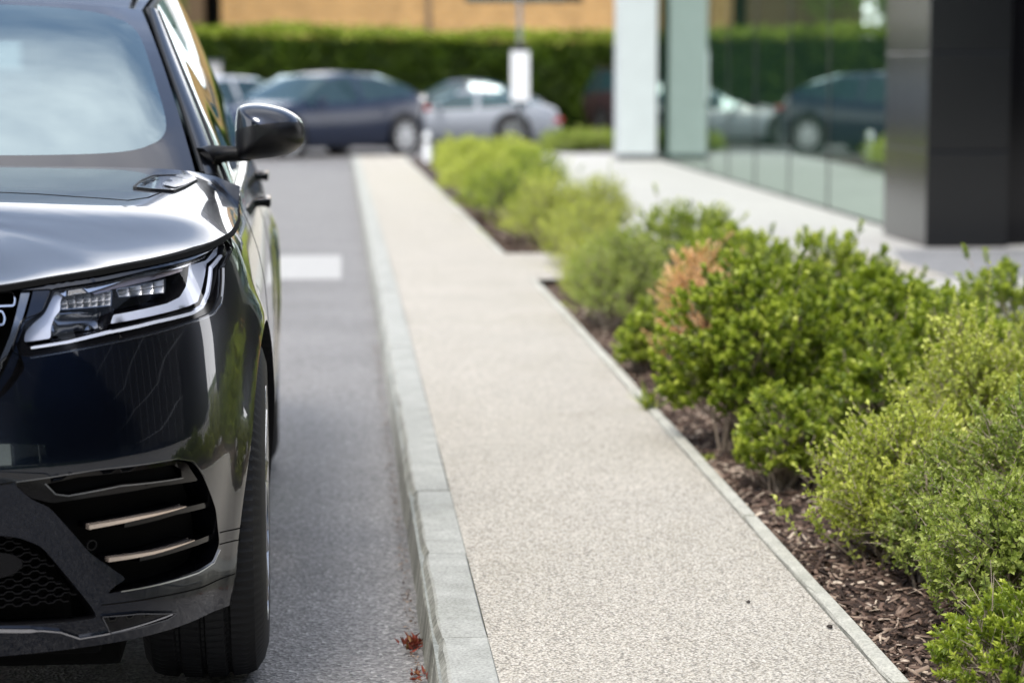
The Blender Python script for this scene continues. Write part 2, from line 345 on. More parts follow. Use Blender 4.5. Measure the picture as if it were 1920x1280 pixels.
# glazing panes with dark gaskets
pts = [39.2] + [MX / (math.tan(YAW) + (x - 960) / F) for x in (1332, 1368, 1420, 1485, 1560)] + [21.2]
for a_, b_ in zip(pts[1:], pts[:-1]):
    mb = MB(); lbox(mb, sh, (MX, a_ + .012, PLAZA + .03), (MX + .03, b_ - .012, 7)); mb.obj('glass_pane', M['shop_glass'], sh)
mb = MB()
for y in pts[1:-1]: lbox(mb, sh, (MX - .006, y - .022, PLAZA), (MX + .05, y + .022, 7))
lbox(mb, sh, (MX - .01, pts[-1], PLAZA), (MX + .06, pts[0], PLAZA + .03)); mb.obj('glazing_frame', M['satin_black'], sh)
py0_ = float(on_z(1735, 465, PLAZA)[1]) + .55
# interior so that the glass has something behind it
mb = MB(); lbox(mb, sh, (MX + 9, py0_, PLAZA), (MX + 9.2, gy1, 7)); mb.obj('inner_wall', mat('inner_wall', (.10, .12, .11), .8), sh)
mb = MB(); lbox(mb, sh, (MX + .06, py0_, 7), (MX + 9.3, gy1, 7.2)); lbox(mb, sh, (MX + .1, py0_, PLAZA), (MX + 9, gy1 - .1, PLAZA + .02)); mb.obj('floor_slab', mat('inner_slab', (.20, .22, .21), .4), sh)
# pier of stacked cladding panels, one face towards the path and one towards us
pc = on_z(1735, 465, PLAZA); pl = on_z(1650, 440, PLAZA)
px0, py0, py1 = float(pc[0]), float(pc[1]), float(pl[1]); pxr = float(on_y(1888, 465, py0)[0])
zj = [PLAZA] + [float(on_y(1740, y, py0)[2]) for y in (285, 98)] + [float(on_y(1740, y, py0)[2]) for y in (-80,)] + [3.0, 5.0, 7.0]
zj = sorted(set([PLAZA, zj[1], zj[2], zj[2] + .83, zj[2] + 1.7, 4.3, 5.6, 7.0]))
for z0, z1 in zip(zj[:-1], zj[1:]):
    mb = MB(); lbox(mb, sh, (px0, py0, z0 + .006), (pxr, py1, z1 - .006), .006); mb.obj('cladding_panel', M['bronze'], sh)
mb = MB(); lbox(mb, sh, (px0 + .02, py0 + .02, PLAZA), (pxr - .02, py1 - .02, 7)); mb.obj('pier_core', M['matte_black'], sh)
mb = MB(); lbox(mb, sh, (pxr + .03, py0 + .25, PLAZA), (MX + 9.2, py0 + .5, 7)); mb.obj('side_wall', M['gloss_black'], sh)
# white clad column and the glass fin beside it
c0 = on_z(1159, 301, PLAZA); c1 = on_z(1238, 303, PLAZA)
wc = empty('column', ((c0[0] + c1[0]) / 2, c0[1] + .3, PLAZA), label='tall white clad column at the far end of the showroom glass', cat='column')
wd = float(c1[0] - c0[0])
mb = MB(); mb.box((0, 0, 3.6), (wd, .6, 7.2), bev=.01); mb.obj('shaft', M['white_clad'], wc)
mb = MB(); mb.box((0, 0, .05), (wd + .02, .62, .1), bev=.004); mb.obj('base', M['grey_metal'], wc)
mb = MB(); mb.box((wd / 2 + .02, .05, 3.6), (.03, .5, 7.2)); mb.obj('shadow_gap', M['satin_black'], wc)

# ------------------------------------------------------------------ buff brick building far behind the hedge
m = M['brick'] = mat('buff_brick', rough=.85); t = NT(m)
mp_ = t.n('ShaderNodeMapping'); mp_.inputs['Rotation'].default_value = (R(90), 0, 0); t.l(t.co, mp_.inputs[0])
br = t.n('ShaderNodeTexBrick'); br.inputs['Scale'].default_value = 1; br.inputs['Brick Width'].default_value = .23; br.inputs['Row Height'].default_value = .075
br.inputs['Mortar Size'].default_value = .006; br.inputs['Color1'].default_value = (.38, .205, .070, 1); br.inputs['Color2'].default_value = (.50, .285, .105, 1); br.inputs['Mortar'].default_value = (.40, .30, .18, 1)
t.l(mp_.outputs[0], br.inputs[0]); t.color(t.mix(1, br.outputs[0], t.ramp(t.noise(1.2, 8, .65), [(.3, G(.72)), (.7, G(1.15))]), 'MULTIPLY'))
BY = 90.0; bx0 = float(on_y(415, 60, BY)[0])
bb = empty('brick_building', (bx0, BY, -.36), label='long buff brick building behind the clipped hedge', cat='building')
zw = float(on_y(980, 5, BY)[2]) + .36; wx0 = float(on_y(872, 5, BY)[0]) - bx0; wx1 = float(on_y(1092, 5, BY)[0]) - bx0
mb = MB(); mb.box((17, 4, zw / 2), (34, 8, zw)); 
segs = [(0, wx0), (wx1, wx1 + 4), (wx1 + 8, wx1 + 12), (wx1 + 16, 34)]
for a_, b_ in segs: mb.box(((a_ + b_) / 2, 4, zw + .7), (b_ - a_, 8, 1.4))
mb.box((17, 4, zw + 2.2), (34, 8, 1.6)); mb.obj('wall', M['brick'], bb)
for a_, b_ in ((wx0, wx1), (wx1 + 4, wx1 + 8), (wx1 + 12, wx1 + 16)):
    fr = MB(); fr.box(((a_ + b_) / 2, .12, zw + .03), (b_ - a_, .1, .06))
    n_ = 4
    for k in range(n_ + 1): fr.box((a_ + (b_ - a_) * k / n_, .12, zw + .7), (.06, .1, 1.4))
    fo = fr.obj('window', M['satin_black'], bb)
    pn = MB(); pn.box(((a_ + b_) / 2, .25, zw + .7), (b_ - a_, .04, 1.4)); pn.obj('pane', M['car_glass'], fo)
mb = MB()
mb.tube([(float(on_y(803, 60, BY)[0]) - bx0, -.08, 0), (float(on_y(803, 60, BY)[0]) - bx0, -.08, 5)], .09); mb.obj('downpipe', mat('downpipe', (.16, .11, .07), .5), bb)
mb = MB(); mb.box((17, 4, zw + 3.1), (34.6, 8.6, .22)); mb.obj('roof', M['grey_metal'], bb)
# lower brown wing with a tall dark doorway, left of the building
dx0 = float(on_y(382, 60, BY)[0]) - bx0
mb = MB(); mb.box((dx0 / 2, 1.4, 3.0), (-dx0, .1, 6.0)); mb.obj('entrance_recess', M['matte_black'], bb)
mb = MB(); mb.box((dx0 - 2.2, 3, 2.7), (4.4, 5, 5.4)); mb.obj('side_wing', mat('brown_timber', (.12, .075, .04), .8), bb)

# grey cabinet behind the parked cars
k0 = on_y(393, 140, 52)
def cabinet(x, Y, z0, w_, h_, label):
    e = empty('utility_cabinet', (x, Y, z0), label=label, cat='cabinet')
    mb = MB(); mb.box((0, 0, h_ / 2), (w_, .3, h_), bev=.02); mb.obj('casing', mat('cabinet_grey', (.36, .36, .36), .5), e)
    mb = MB(); mb.box((0, -.155, h_ * .45), (w_ * .86, .012, h_ * .8), bev=.003); d = mb.obj('door', mat('cabinet_door', (.42, .42, .42), .5), e)
    mb = MB(); mb.box((w_ * .33, -.17, h_ * .5), (.03, .02, .16)); mb.obj('handle', M['satin_black'], d)
    mb = MB(); mb.box((0, 0, h_ + .02), (w_ + .06, .36, .04), bev=.01); mb.obj('cap', M['grey_metal'], e)
cabinet(float(k0[0]), 51.5, -.36, .55, 1.75, 'grey utility cabinet behind the white car')
# slim post carrying a white panel
pp = on_y(975, 140, 46)
ps = empty('sign_post', (pp[0], 46, -.36), label='slim grey post with a tall white panel behind the shrubs', cat='sign post')
mb = MB(); mb.tube([(0, 0.05, 0), (0, .05, 6.2)], [.05, .035], 12); mb.obj('post', M['grey_metal'], ps)
zt = float(on_y(975, 96, 46)[2]) + .36; zb = float(on_y(975, 190, 46)[2]) + .36
mb = MB(); mb.box((0, -.03, (zt + zb) / 2), (.34, .1, zt - zb), bev=.015); mb.obj('panel', M['plastic_white'], ps)
mb = MB(); mb.box((0, 0, zt + .06), (.22, .2, .12), bev=.02); mb.obj('cap', M['satin_black'], ps)
# white bollard at the far end of the path
bo = on_y(801, 293, 40)
bl = empty('bollard', (bo[0], 40, g(40)), label='short pale bollard at the far corner of the planting bed', cat='bollard')
mb = MB(); mb.lathe([(0, 0), (0, .055), (.50, .055), (.54, .05), (.56, .035), (.565, 0)], 20, 'z'); autosmooth(mb.obj('post', M['plastic_white'], bl))
mb = MB(); mb.lathe([(.40, .0565), (.405, .058), (.45, .058), (.455, .0565)], 20, 'z'); mb.obj('band', M['grey_metal'], bl)

# ------------------------------------------------------------------ behind the photographer (seen only in reflections)
db = empty('dealership', (-3, -13, 0), label='dark dealership frontage with white lettering behind the photographer', cat='building')
mb = MB(); mb.box((0, 0, 5.6), (30, 1, 2.2), bev=.02); mb.obj('fascia', M['bronze'], db)
mb = MB(); mb.box((0, .4, 2.25), (30, .1, 4.5)); mb.obj('glazing', M['shop_glass'], db)
for k in range(-4, 5):
    mb = MB(); mb.box((k * 3.5, .5, 2.25), (.14, .2, 4.5)); mb.obj('mullion', M['grey_metal'], db)
mb = MB(); mb.box((8, -4, 6.2), (80, 6, 12.4)); mb.obj('body', M['gloss_black'], db)  # made far taller and wider to keep sky out of bumper reflections
mb = MB()
for k in range(-5, 8): mb.box((k * 6.2, -.98, 6.6), (.05, .03, 11.6))
for z_ in (7.4, 9.1, 10.8): mb.box((8, -.975, z_), (80, .03, .04))
mb.obj('joint', M['grey_metal'], db)
wg = empty('reflection_block', (24, 2, 0), label='dark glazed block added off to the right to darken the car reflections', cat='building')  # unseen block added so the bumper corner reflects dark, not sky
mb = MB(); mb.box((3, 3, 8), (6, 38, 16)); mb.obj('body', M['gloss_black'], wg)
mb = MB()
for k in range(-7, 11): mb.box((-.03, k * 2.1, 8), (.05, .05, 15.8))
for z_ in (2.6, 5.1, 7.6, 10.1, 12.6): mb.box((-.03, 3, z_), (.06, 37.8, .06))
mb.obj('glazing_frame', M['grey_metal'], wg)
fc = bpy.data.curves.new('lettering', 'FONT'); fc.body = 'LAND ROVER'; fc.size = 1.5; fc.extrude = .04; fc.align_x = 'CENTER'
fo = bpy.data.objects.new('lettering', fc); COL.objects.link(fo); fo.parent = db; fo.location = (2, .56, 5.1); fo.rotation_euler = (R(90), 0, R(180))
fc.materials.append(M['plastic_white']); text_mesh(fo)

# ------------------------------------------------------------------ leaves
def leaves(P, D, Nn, Ln, Wd, fold=.25):
    """P base points, D directions, Nn up normals, Ln lengths, Wd widths -> verts, faces (6-vertex folded leaf)"""
    D = D / (np.linalg.norm(D, axis=1, keepdims=True) + 1e-9); S = np.cross(D, Nn); S /= (np.linalg.norm(S, axis=1, keepdims=True) + 1e-9)
    U = np.cross(S, D); Ln = Ln[:, None]; Wd = Wd[:, None]
    v = np.stack([P, P + D * Ln * .42 + S * Wd * .5 + U * Wd * fold, P + D * Ln + U * Ln * -.12, P + D * Ln * .42 - S * Wd * .5 + U * Wd * fold], 1)
    n = len(P); b = np.arange(n)[:, None] * 4
    f = np.concatenate([b + np.array([[0, 1, 2]]), b + np.array([[0, 2, 3]])], 1).reshape(-1, 3)
    return v.reshape(-1, 3), f
def rand_unit(n):
    q = rng.normal(size=(n, 3)); return q / np.linalg.norm(q, axis=1, keepdims=True)
def fast_mesh(name, v, f, m, attr, parent=None, **k):
    me = bpy.data.meshes.new(name); v = np.asarray(v, np.float32); f = np.asarray(f, np.int32)
    me.vertices.add(len(v)); me.vertices.foreach_set('co', v.ravel()); me.loops.add(f.size); me.loops.foreach_set('vertex_index', f.ravel())
    me.polygons.add(len(f)); me.polygons.foreach_set('loop_start', np.arange(0, f.size, f.shape[1], dtype=np.int32))
    try: me.polygons.foreach_set('loop_total', np.full(len(f), f.shape[1], np.int32))
    except Exception: pass
    if attr is not None: a = me.attributes.new('rnd', 'FLOAT', 'FACE'); a.data.foreach_set('value', np.asarray(attr, np.float32))
    me.materials.append(m); me.update(calc_edges=True); me.validate()
    o = bpy.data.objects.new(name, me); COL.objects.link(o)
    if parent: o.parent = parent
    return tag(o, **k)
def shrub(name, loc, rad, h, m, n_twig, leaf, per=12, twig=.12, label='', lump=.3, flat=.75, stems=14, rosette=False, up=.6, seed=0, cat='shrub', group='shrubs in the planting bed', hollow=.35, stray=.04):
    """dome of twigs: leaf=(length,width); per=leaves per twig"""
    global rng
    rng = np.random.default_rng(seed + 11); e = empty(name, loc, label=label, cat=cat, group=group)
    rx, ry = rad
    d = rand_unit(n_twig * 2); d[:, 2] = np.abs(d[:, 2]) * 1.25 - .22; d = d[d[:, 2] > -.16][:n_twig]; n = len(d)
    d /= np.linalg.norm(d, axis=1, keepdims=True)
    lob = np.random.default_rng(seed).normal(size=(34, 3)); lob[:, 2] = np.abs(lob[:, 2]) * .9 - .1; lob /= np.linalg.norm(lob, axis=1, keepdims=True); lh = np.random.default_rng(seed + 5).random(34)
    dd = d @ lob.T; wn = dd.argmax(1); near = np.clip((dd.max(1) - .86) / .14, 0, 1) ** .6
    lw = 1 - lump * 1.5 * (1 - near) + (lh[wn] - .5) * lump * .9
    rr = lw * (hollow + (1 - hollow) * rng.random(n) ** .38)
    st = rng.random(n) < stray; rr[st] *= 1.16 + .2 * rng.random(st.sum())
    c = np.array([0, 0, h * .36]); sc_ = np.array([rx, ry, h * .64])
    tip = c + d * rr[:, None] * sc_; tip[:, 2] = np.maximum(tip[:, 2], .03)
    out_ = d * np.array([1 / rx, 1 / ry, 1 / h]); out_ /= np.linalg.norm(out_, axis=1, keepdims=True)
    ax = out_ + np.array([0, 0, up]) + rng.normal(size=(n, 3)) * .35; ax /= np.linalg.norm(ax, axis=1, keepdims=True)
    tl = twig * (.6 + .8 * rng.random(n)); base = tip - ax * tl[:, None]
    # twigs
    tm = MB()
    tv = []; tf = []; k0 = 0
    for i in range(n):
        a0 = base[i]; b0 = tip[i]; s = np.cross(ax[i], [.3, .2, 1]); s /= np.linalg.norm(s) + 1e-9; s2 = np.cross(ax[i], s); r0 = .0016; 
        for q, r_ in ((a0, r0), (b0, r0 * .5)):
            for ang in (0, 2.09, 4.19): tv.append(q + r_ * (math.cos(ang) * s + math.sin(ang) * s2))
        for j in range(3): tf.append((k0 + j, k0 + (j + 1) % 3, k0 + 3 + (j + 1) % 3, k0 + 3 + j))
        k0 += 6
    tm.v = tv; tm.f = tf
    pick = rng.choice(n, min(stems * 5, n), replace=False); rts = [np.array([rng.normal() * rx * .16, rng.normal() * ry * .16, -.03]) for _ in range(stems)]
    for k, i in enumerate(pick):
        r0 = rts[k % stems]; mid = (r0 + base[i]) / 2 + rng.normal(size=3) * .02 + np.array([0, 0, -.01])
        tm.tube([r0, mid, base[i]], [.0055, .0038, .0018], 5, False)
    if leaf[0] < .02:
        for i in rng.choice(n, 26, replace=False):       # bare, older twigs poking out of the leaves
            k1 = 1.02 + .12 * rng.random(); p1 = c + (tip[i] - c) * k1; p0 = c + (tip[i] - c) * .35; tm.tube([p0, (p0 + p1) / 2 + rng.normal(size=3) * .012, p1], [.0024, .0018, .0008], 4, False)
            q1 = p0 + (p1 - p0) * .7; tm.tube([q1, q1 + (ax[i] + rng.normal(size=3) * .6) * .05], [.0014, .0006], 4, False)
    tm.obj('branches', M['stem'], e)
    # leaves along the twigs
    t_ = np.linspace(.12, 1.0, per)[None, :] + rng.normal(size=(n, per)) * .02
    if rosette: t_ = 1 - (1 - t_) * .62
    P = base[:, None, :] + (tip - base)[:, None, :] * t_[..., None]
    ang = (np.arange(per)[None, :] * 2.4 + rng.random((n, 1)) * 6.28)
    s1 = np.cross(ax, rand_unit(n)); s1 /= np.linalg.norm(s1, axis=1, keepdims=True); s2 = np.cross(ax, s1)
    side = np.cos(ang)[..., None] * s1[:, None, :] + np.sin(ang)[..., None] * s2[:, None, :]
    tipness = np.clip(t_, 0, 1)[..., None]
    D = side * (1.05 - .55 * tipness) + ax[:, None, :] * (.35 + .75 * tipness) + rng.normal(size=(n, per, 3)) * .18
    Nn = ax[:, None, :] - side * .3 + rng.normal(size=(n, per, 3)) * .25
    sz = (.7 + .5 * rng.random((n, per))) * (1 - .25 * np.clip(t_ - .8, 0, 1) * 5 * .5)
    v, f = leaves(P.reshape(-1, 3), D.reshape(-1, 3), Nn.reshape(-1, 3), (leaf[0] * sz).ravel(), (leaf[1] * sz).ravel())
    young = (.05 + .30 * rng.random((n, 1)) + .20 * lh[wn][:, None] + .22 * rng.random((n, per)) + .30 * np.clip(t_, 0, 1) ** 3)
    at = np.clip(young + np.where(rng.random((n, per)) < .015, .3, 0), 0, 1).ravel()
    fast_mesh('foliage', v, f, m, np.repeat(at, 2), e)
    return e
# each shrub: name, photo pixel of its foot, height of bed there, ...
def foot(px, py): 
    p = on_z(px, py, .09); return p if p[1] < 12 else on_z(px, py, .09 + g(p[1]))
def sh_at(px, Y, dx=0):
    p = on_y(px, 500, Y); return (float(p[0]) + dx, Y, .07 + g(Y))
S = [
 # px, Y, (rx,ry), h, mat, twigs, leaf, per, kw, label
 ('box_shrub', 1935, 4.72, (.20, .24), .24, 'leaf_glossy', 420, (.018, .0085), 18, dict(twig=.07, rosette=True), 'low fresh green box plant at the bottom right corner'),
 ('small_leaved_shrub', 1900, 5.25, (.24, .28), .42, 'leaf_grey', 900, (.0145, .0095), 20, dict(twig=.09, up=.3), 'grey green small leaved shrub in focus at the right edge'),
 ('small_leaved_shrub', 1995, 5.75, (.32, .34), .58, 'leaf_grey', 1100, (.015, .010), 18, dict(twig=.10), 'tall soft green twiggy shrub behind the in-focus one'),
 ('golden_shrub', 1690, 6.05, (.25, .30), .46, 'leaf_lime', 620, (.018, .0125), 18, dict(twig=.14, up=.7, stray=.12, hollow=.2, lump=.3), 'loose yellow green shrub with long stray shoots above the bark'),
 ('golden_shrub', 1850, 6.55, (.28, .30), .60, 'leaf_lime', 780, (.018, .0125), 17, dict(twig=.13, up=.7, stray=.12, hollow=.2, lump=.3), 'taller yellow green shrub with bare grey twigs among its leaves'),
 ('dark_shrub', 1480, 7.15, (.16, .2), .34, 'leaf_glossy', 300, (.024, .014), 13, dict(twig=.08, rosette=True), 'low dark green shrub leaning over the bark chips'),
 ('rosette_shrub', 1420, 7.9, (.35, .38), .66, 'leaf_glossy', 1000, (.029, .018), 15, dict(twig=.08, rosette=True, lump=.42, stray=.02), 'big deep green shrub spilling over the path edging'),
 ('rosette_shrub', 1650, 8.35, (.40, .42), .61, 'leaf_glossy', 1000, (.029, .018), 15, dict(twig=.08, rosette=True, lump=.42), 'big glossy green shrub in front of the dark pier'),
 ('rosette_shrub', 1640, 7.45, (.22, .24), .46, 'leaf_glossy', 420, (.027, .016), 12, dict(twig=.085, rosette=True, lump=.4), 'green shrub wedged between the yellow green shrub and the big deep green one'),
 ('rosette_shrub', 1790, 7.55, (.26, .26), .56, 'leaf_glossy', 480, (.027, .016), 12, dict(twig=.085, rosette=True, lump=.4), 'green shrub rising behind the taller yellow green one'),
 ('small_leaved_shrub', 1770, 5.75, (.17, .2), .36, 'leaf_grey', 420, (.0145, .0095), 18, dict(twig=.09, up=.4, lump=.35), 'smaller soft green shrub filling the gap below the yellow green ones'),
 ('rosette_shrub', 1900, 8.7, (.34, .36), .58, 'leaf_glossy', 520, (.028, .016), 12, dict(twig=.09, rosette=True, lump=.4), 'dark green shrub against the plaza at the right edge'),
 ('golden_shrub', 2010, 7.4, (.32, .34), .60, 'leaf_lime', 600, (.018, .012), 14, dict(twig=.13, up=.9, stray=.1), 'bushy yellow green shrub cut off by the right edge'),
 ('rosette_shrub', 1570, 9.7, (.44, .42), .60, 'leaf_glossy', 800, (.030, .018), 12, dict(twig=.09, rosette=True), 'broad green shrub behind the two biggest ones'),
 ('dead_shrub', 1312, 9.35, (.20, .18), .63, 'leaf_dead', 380, (.026, .010), 12, dict(twig=.1, up=.9, hollow=.25, stray=.1), 'dead orange shrub standing among the green ones'),
 ('dark_shrub', 1207, 9.9, (.125, .16), .31, 'leaf_glossy', 320, (.025, .015), 12, dict(twig=.07, rosette=True), 'small round dark green shrub below the orange one'),
 ('rosette_shrub', 1390, 10.7, (.38, .45), .58, 'leaf_glossy', 620, (.030, .018), 12, dict(twig=.09, rosette=True), 'green shrub right behind the dead orange one'),
 ('light_shrub', 1165, 11.7, (.30, .42), .52, 'leaf_grey', 620, (.022, .012), 12, dict(twig=.12, up=.8), 'soft green shrub beside the notch in the path'),
 ('light_shrub', 1105, 12.9, (.20, .30), .42, 'leaf_lime', 360, (.020, .010), 12, dict(twig=.14, up=1.0, stray=.1), 'pale feathery shrub at the corner of the path crossing'),
 ('rosette_shrub', 1270, 13.2, (.38, .50), .58, 'leaf_glossy', 560, (.028, .014), 12, dict(twig=.12, rosette=True, stray=.1), 'green shrub with upright shoots against the pale plaza'),
 ('light_shrub', 1095, 15.2, (.32, .5), .52, 'leaf_lime', 520, (.022, .012), 12, dict(twig=.14, up=.9), 'olive yellow shrub just before the far bed'),
 ('light_shrub', 1020, 17.6, (.36, .6), .56, 'leaf_lime', 620, (.024, .013), 12, dict(twig=.14, up=.9), 'olive yellow shrub nearest the corner of the far bed'),
 ('light_shrub', 1120, 18.2, (.38, .6), .56, 'leaf_lime', 520, (.024, .013), 12, dict(twig=.15, up=.9, stray=.1), 'wispy olive shrub against the plaza'),
 ('clipped_shrub', 960, 21.0, (.46, .9), .58, 'leaf_glossy', 600, (.034, .018), 11, dict(twig=.12), 'mid green shrub in the far bed, third from the bollard'),
 ('clipped_shrub', 905, 25.0, (.46, 1.1), .58, 'leaf_lime', 560, (.036, .02), 11, dict(twig=.12), 'light green shrub in the far bed, second from the bollard'),
 ('clipped_shrub', 985, 27.0, (.52, 1.2), .58, 'leaf_glossy', 560, (.038, .02), 11, dict(twig=.12), 'green shrub on the plaza side of the far bed'),
 ('clipped_shrub', 870, 31.0, (.46, 2.0), .60, 'leaf_lime', 640, (.045, .024), 11, dict(twig=.12), 'flat topped light green shrub at the far end, nearest the bollard'),
 ('clipped_shrub', 950, 33.5, (.5, 2.2), .60, 'leaf_lime', 560, (.045, .024), 11, dict(twig=.12), 'flat topped light green shrub at the far end, plaza side'),
]
for i, (nm, px, Y, rad, h, mt, nt_, lf, per, kw, lab) in enumerate(S):
    shrub(nm, sh_at(px, Y), rad, h, M[mt], nt_, lf, per, label=lab, seed=i * 7 + 1, **kw)
# low planting strip across the end of the plaza
for i, (px, Y, rx) in enumerate(((1075, 42.5, .7), (1150, 42.8, .8), (1230, 43.2, .8), (1330, 43, .9), (1440, 43.4, .9))):
    p = on_y(px, 290, Y)
    shrub('low_shrub', (float(p[0]), Y, -.25), (rx, .5), .50, M['leaf_grey'], 420, (.055, .028), 11, twig=.16, label=['low olive shrub left of the white column, by the dark car', 'low olive shrub touching the white column', 'low olive shrub behind the white column', 'low olive shrub behind the showroom corner', 'low olive shrub behind the showroom glass'][i], seed=200 + i, group='low shrubs across the end of the plaza')
# ------------------------------------------------------------------ bark chips
def bark():
    n = 26000; y0, y1 = 4.0, YN0 - .05
    Y = y0 + (y1 - y0) * rng.random(n) ** 1.7; X = PE + .01 + (2.15 - PE) * rng.random(n) ** 1.25
    Z = .078 + .018 * np.minimum(1, (X - PE) / .15) * (np.sin(X * 7 + Y * 3) + np.sin(Y * 5.3 - X * 4)) * .5 + rng.random(n) * .014 + np.array([g(y) for y in Y])
    ln = .009 + .045 * rng.random(n) ** 2.4; wd = .004 + .009 * rng.random(n); th = .0012 + .003 * rng.random(n)
    a = rng.random(n) * 6.283; tl = rng.normal(size=n) * .28; D = np.stack([np.cos(a) * np.cos(tl), np.sin(a) * np.cos(tl), np.sin(tl)], 1)
    U = np.array([0, 0, 1.0]) + rng.normal(size=(n, 3)) * .35; Sx = np.cross(D, U); Sx /= np.linalg.norm(Sx, axis=1, keepdims=True); U = np.cross(Sx, D)
    P = np.stack([X, Y, Z], 1); vs = []
    for sx, sy, sz in ((-1, -1, -1), (1, -.6, -1), (1, .7, -1), (-1, 1, -1), (-.9, -.8, 1), (.85, -.5, 1), (.9, .6, 1), (-.8, .8, 1)):
        j = 1 + rng.normal(size=(n, 1)) * .18
        vs.append(P + D * (ln[:, None] * sx * .5 * j) + Sx * (wd[:, None] * sy * .5 * j) + U * (th[:, None] * sz * .5))
    v = np.stack(vs, 1).reshape(-1, 3); b = np.arange(n)[:, None, None] * 8
    q = np.array([[4, 5, 6, 7], [0, 1, 5, 4], [1, 2, 6, 5], [2, 3, 7, 6], [3, 0, 4, 7]])[None]
    f = (b + q).reshape(-1, 4); at = np.clip(rng.random(n) ** 1.5 + rng.normal(size=n) * .05, 0, 1)
    fast_mesh('bark_mulch', v, f, M['bark'], np.repeat(at, 5), kind='stuff', label='brown shredded bark chips covering the planting bed', cat='mulch')
    n = 5000; Y = YN1 + .1 + 9 * rng.random(n); X = PX2 + .06 + .5 * rng.random(n)
    P = np.stack([X, Y, np.array([g(y) for y in Y]) + .09 + rng.random(n) * .015], 1)
    v, f = leaves(P, np.stack([rng.normal(size=n), rng.normal(size=n), rng.normal(size=n) * .2], 1), np.tile([0, 0, 1.0], (n, 1)) + rng.normal(size=(n, 3)) * .2, .02 + .03 * rng.random(n), .012 + .01 * rng.random(n))
    fast_mesh('bark_mulch', v, f, M['bark'], np.repeat(rng.random(n) ** 1.4, 2), kind='stuff', label='brown bark chips along the edge of the far bed', cat='mulch')
bark()
# gutter litter: little chips and leaves along the foot of the kerb
n = 500; Y = 4.6 + 7 * rng.random(n) ** 1.5; X = KF - .018 - np.abs(rng.normal(size=n)) * .012
P = np.stack([X, Y, .003 + .004 * rng.random(n)], 1)
v, f = leaves(P, np.stack([rng.normal(size=n), rng.normal(size=n), rng.normal(size=n) * .3], 1), np.tile([0, 0, 1.0], (n, 1)) + rng.normal(size=(n, 3)) * .3, .004 + .009 * rng.random(n), .003 + .004 * rng.random(n))
fast_mesh('gutter_litter', v, f, M['bark'], np.repeat(.35 + .6 * rng.random(n), 2), kind='stuff', label='dry leaf crumbs lying in the gutter along the kerb', cat='litter')
def tuft(name, p, n, ln, wd, m, label, cat, spread=1.0, upk=.5):
    P = np.array(p) + rng.normal(size=(n, 3)) * np.array([.012, .02, .0]); D = rng.normal(size=(n, 3)) * spread; D[:, 2] = np.abs(D[:, 2]) * .5 + upk
    v, f = leaves(P, D, rand_unit(n), ln * (.5 + rng.random(n)), wd * (.6 + .6 * rng.random(n)))
    o = fast_mesh(name, v - np.array(p), f, m, np.repeat(rng.random(n), 2), label=label, cat=cat); o.location = p; return o
q = on_z(786, 1212, 0); tuft('red_weed', (KF - .03, float(q[1]), .004), 60, .026, .010, M['leaf_red'], 'small red leaved weed growing in the gutter against the kerb', 'weed', 1.0, .45)
q = on_z(793, 1270, 0); tuft('red_weed', (KF - .022, float(q[1]), .004), 26, .016, .007, M['leaf_red'], 'scrap of brown leaf litter at the very foot of the kerb', 'weed', 1.0, .2)
q = on_z(1228, 765, .12); tuft('grass_tuft', (PE - .035, float(q[1]) , .115), 60, .09, .005, M['leaf_glossy'], 'grass tuft leaning over the path edging by the big shrub', 'grass', .6, .5)
for px, py, lab in ((1470, 965, 'tiny pale weed seedling in the bark, nearest the edging'), (1560, 955, 'tiny green seedling in the bark under the yellow shrub'), (1330, 860, 'tiny weed in the bark under the big shrub')):
    q = on_z(px, py, .09); tuft('seedling', (float(q[0]), float(q[1]), .09), 22, .022, .009, M['leaf_lime'], lab, 'weed', .8, .6)
for px, py, s_, lab in ((1403, 1129, .0045, 'smaller dark pebble lying on the pale path'), (1556, 1176, .0065, 'bigger dark pebble on the path close to the edging')):
    q = on_z(px, py, .12); bm = bmesh.new(); bmesh.ops.create_icosphere(bm, subdivisions=2, radius=s_)
    for v_ in bm.verts: v_.co *= 1 + .25 * math.sin(v_.co.x * 900 + v_.co.y * 700); v_.co.z *= .7
    mb = MB(); mb.bm(bm); o = mb.obj('pebble', mat('dark_stone', (.03, .022, .018), .7), smooth=True, label=lab, cat='pebble', group='pebbles on the path'); o.location = (float(q[0]), float(q[1]), .12 + s_ * .5)

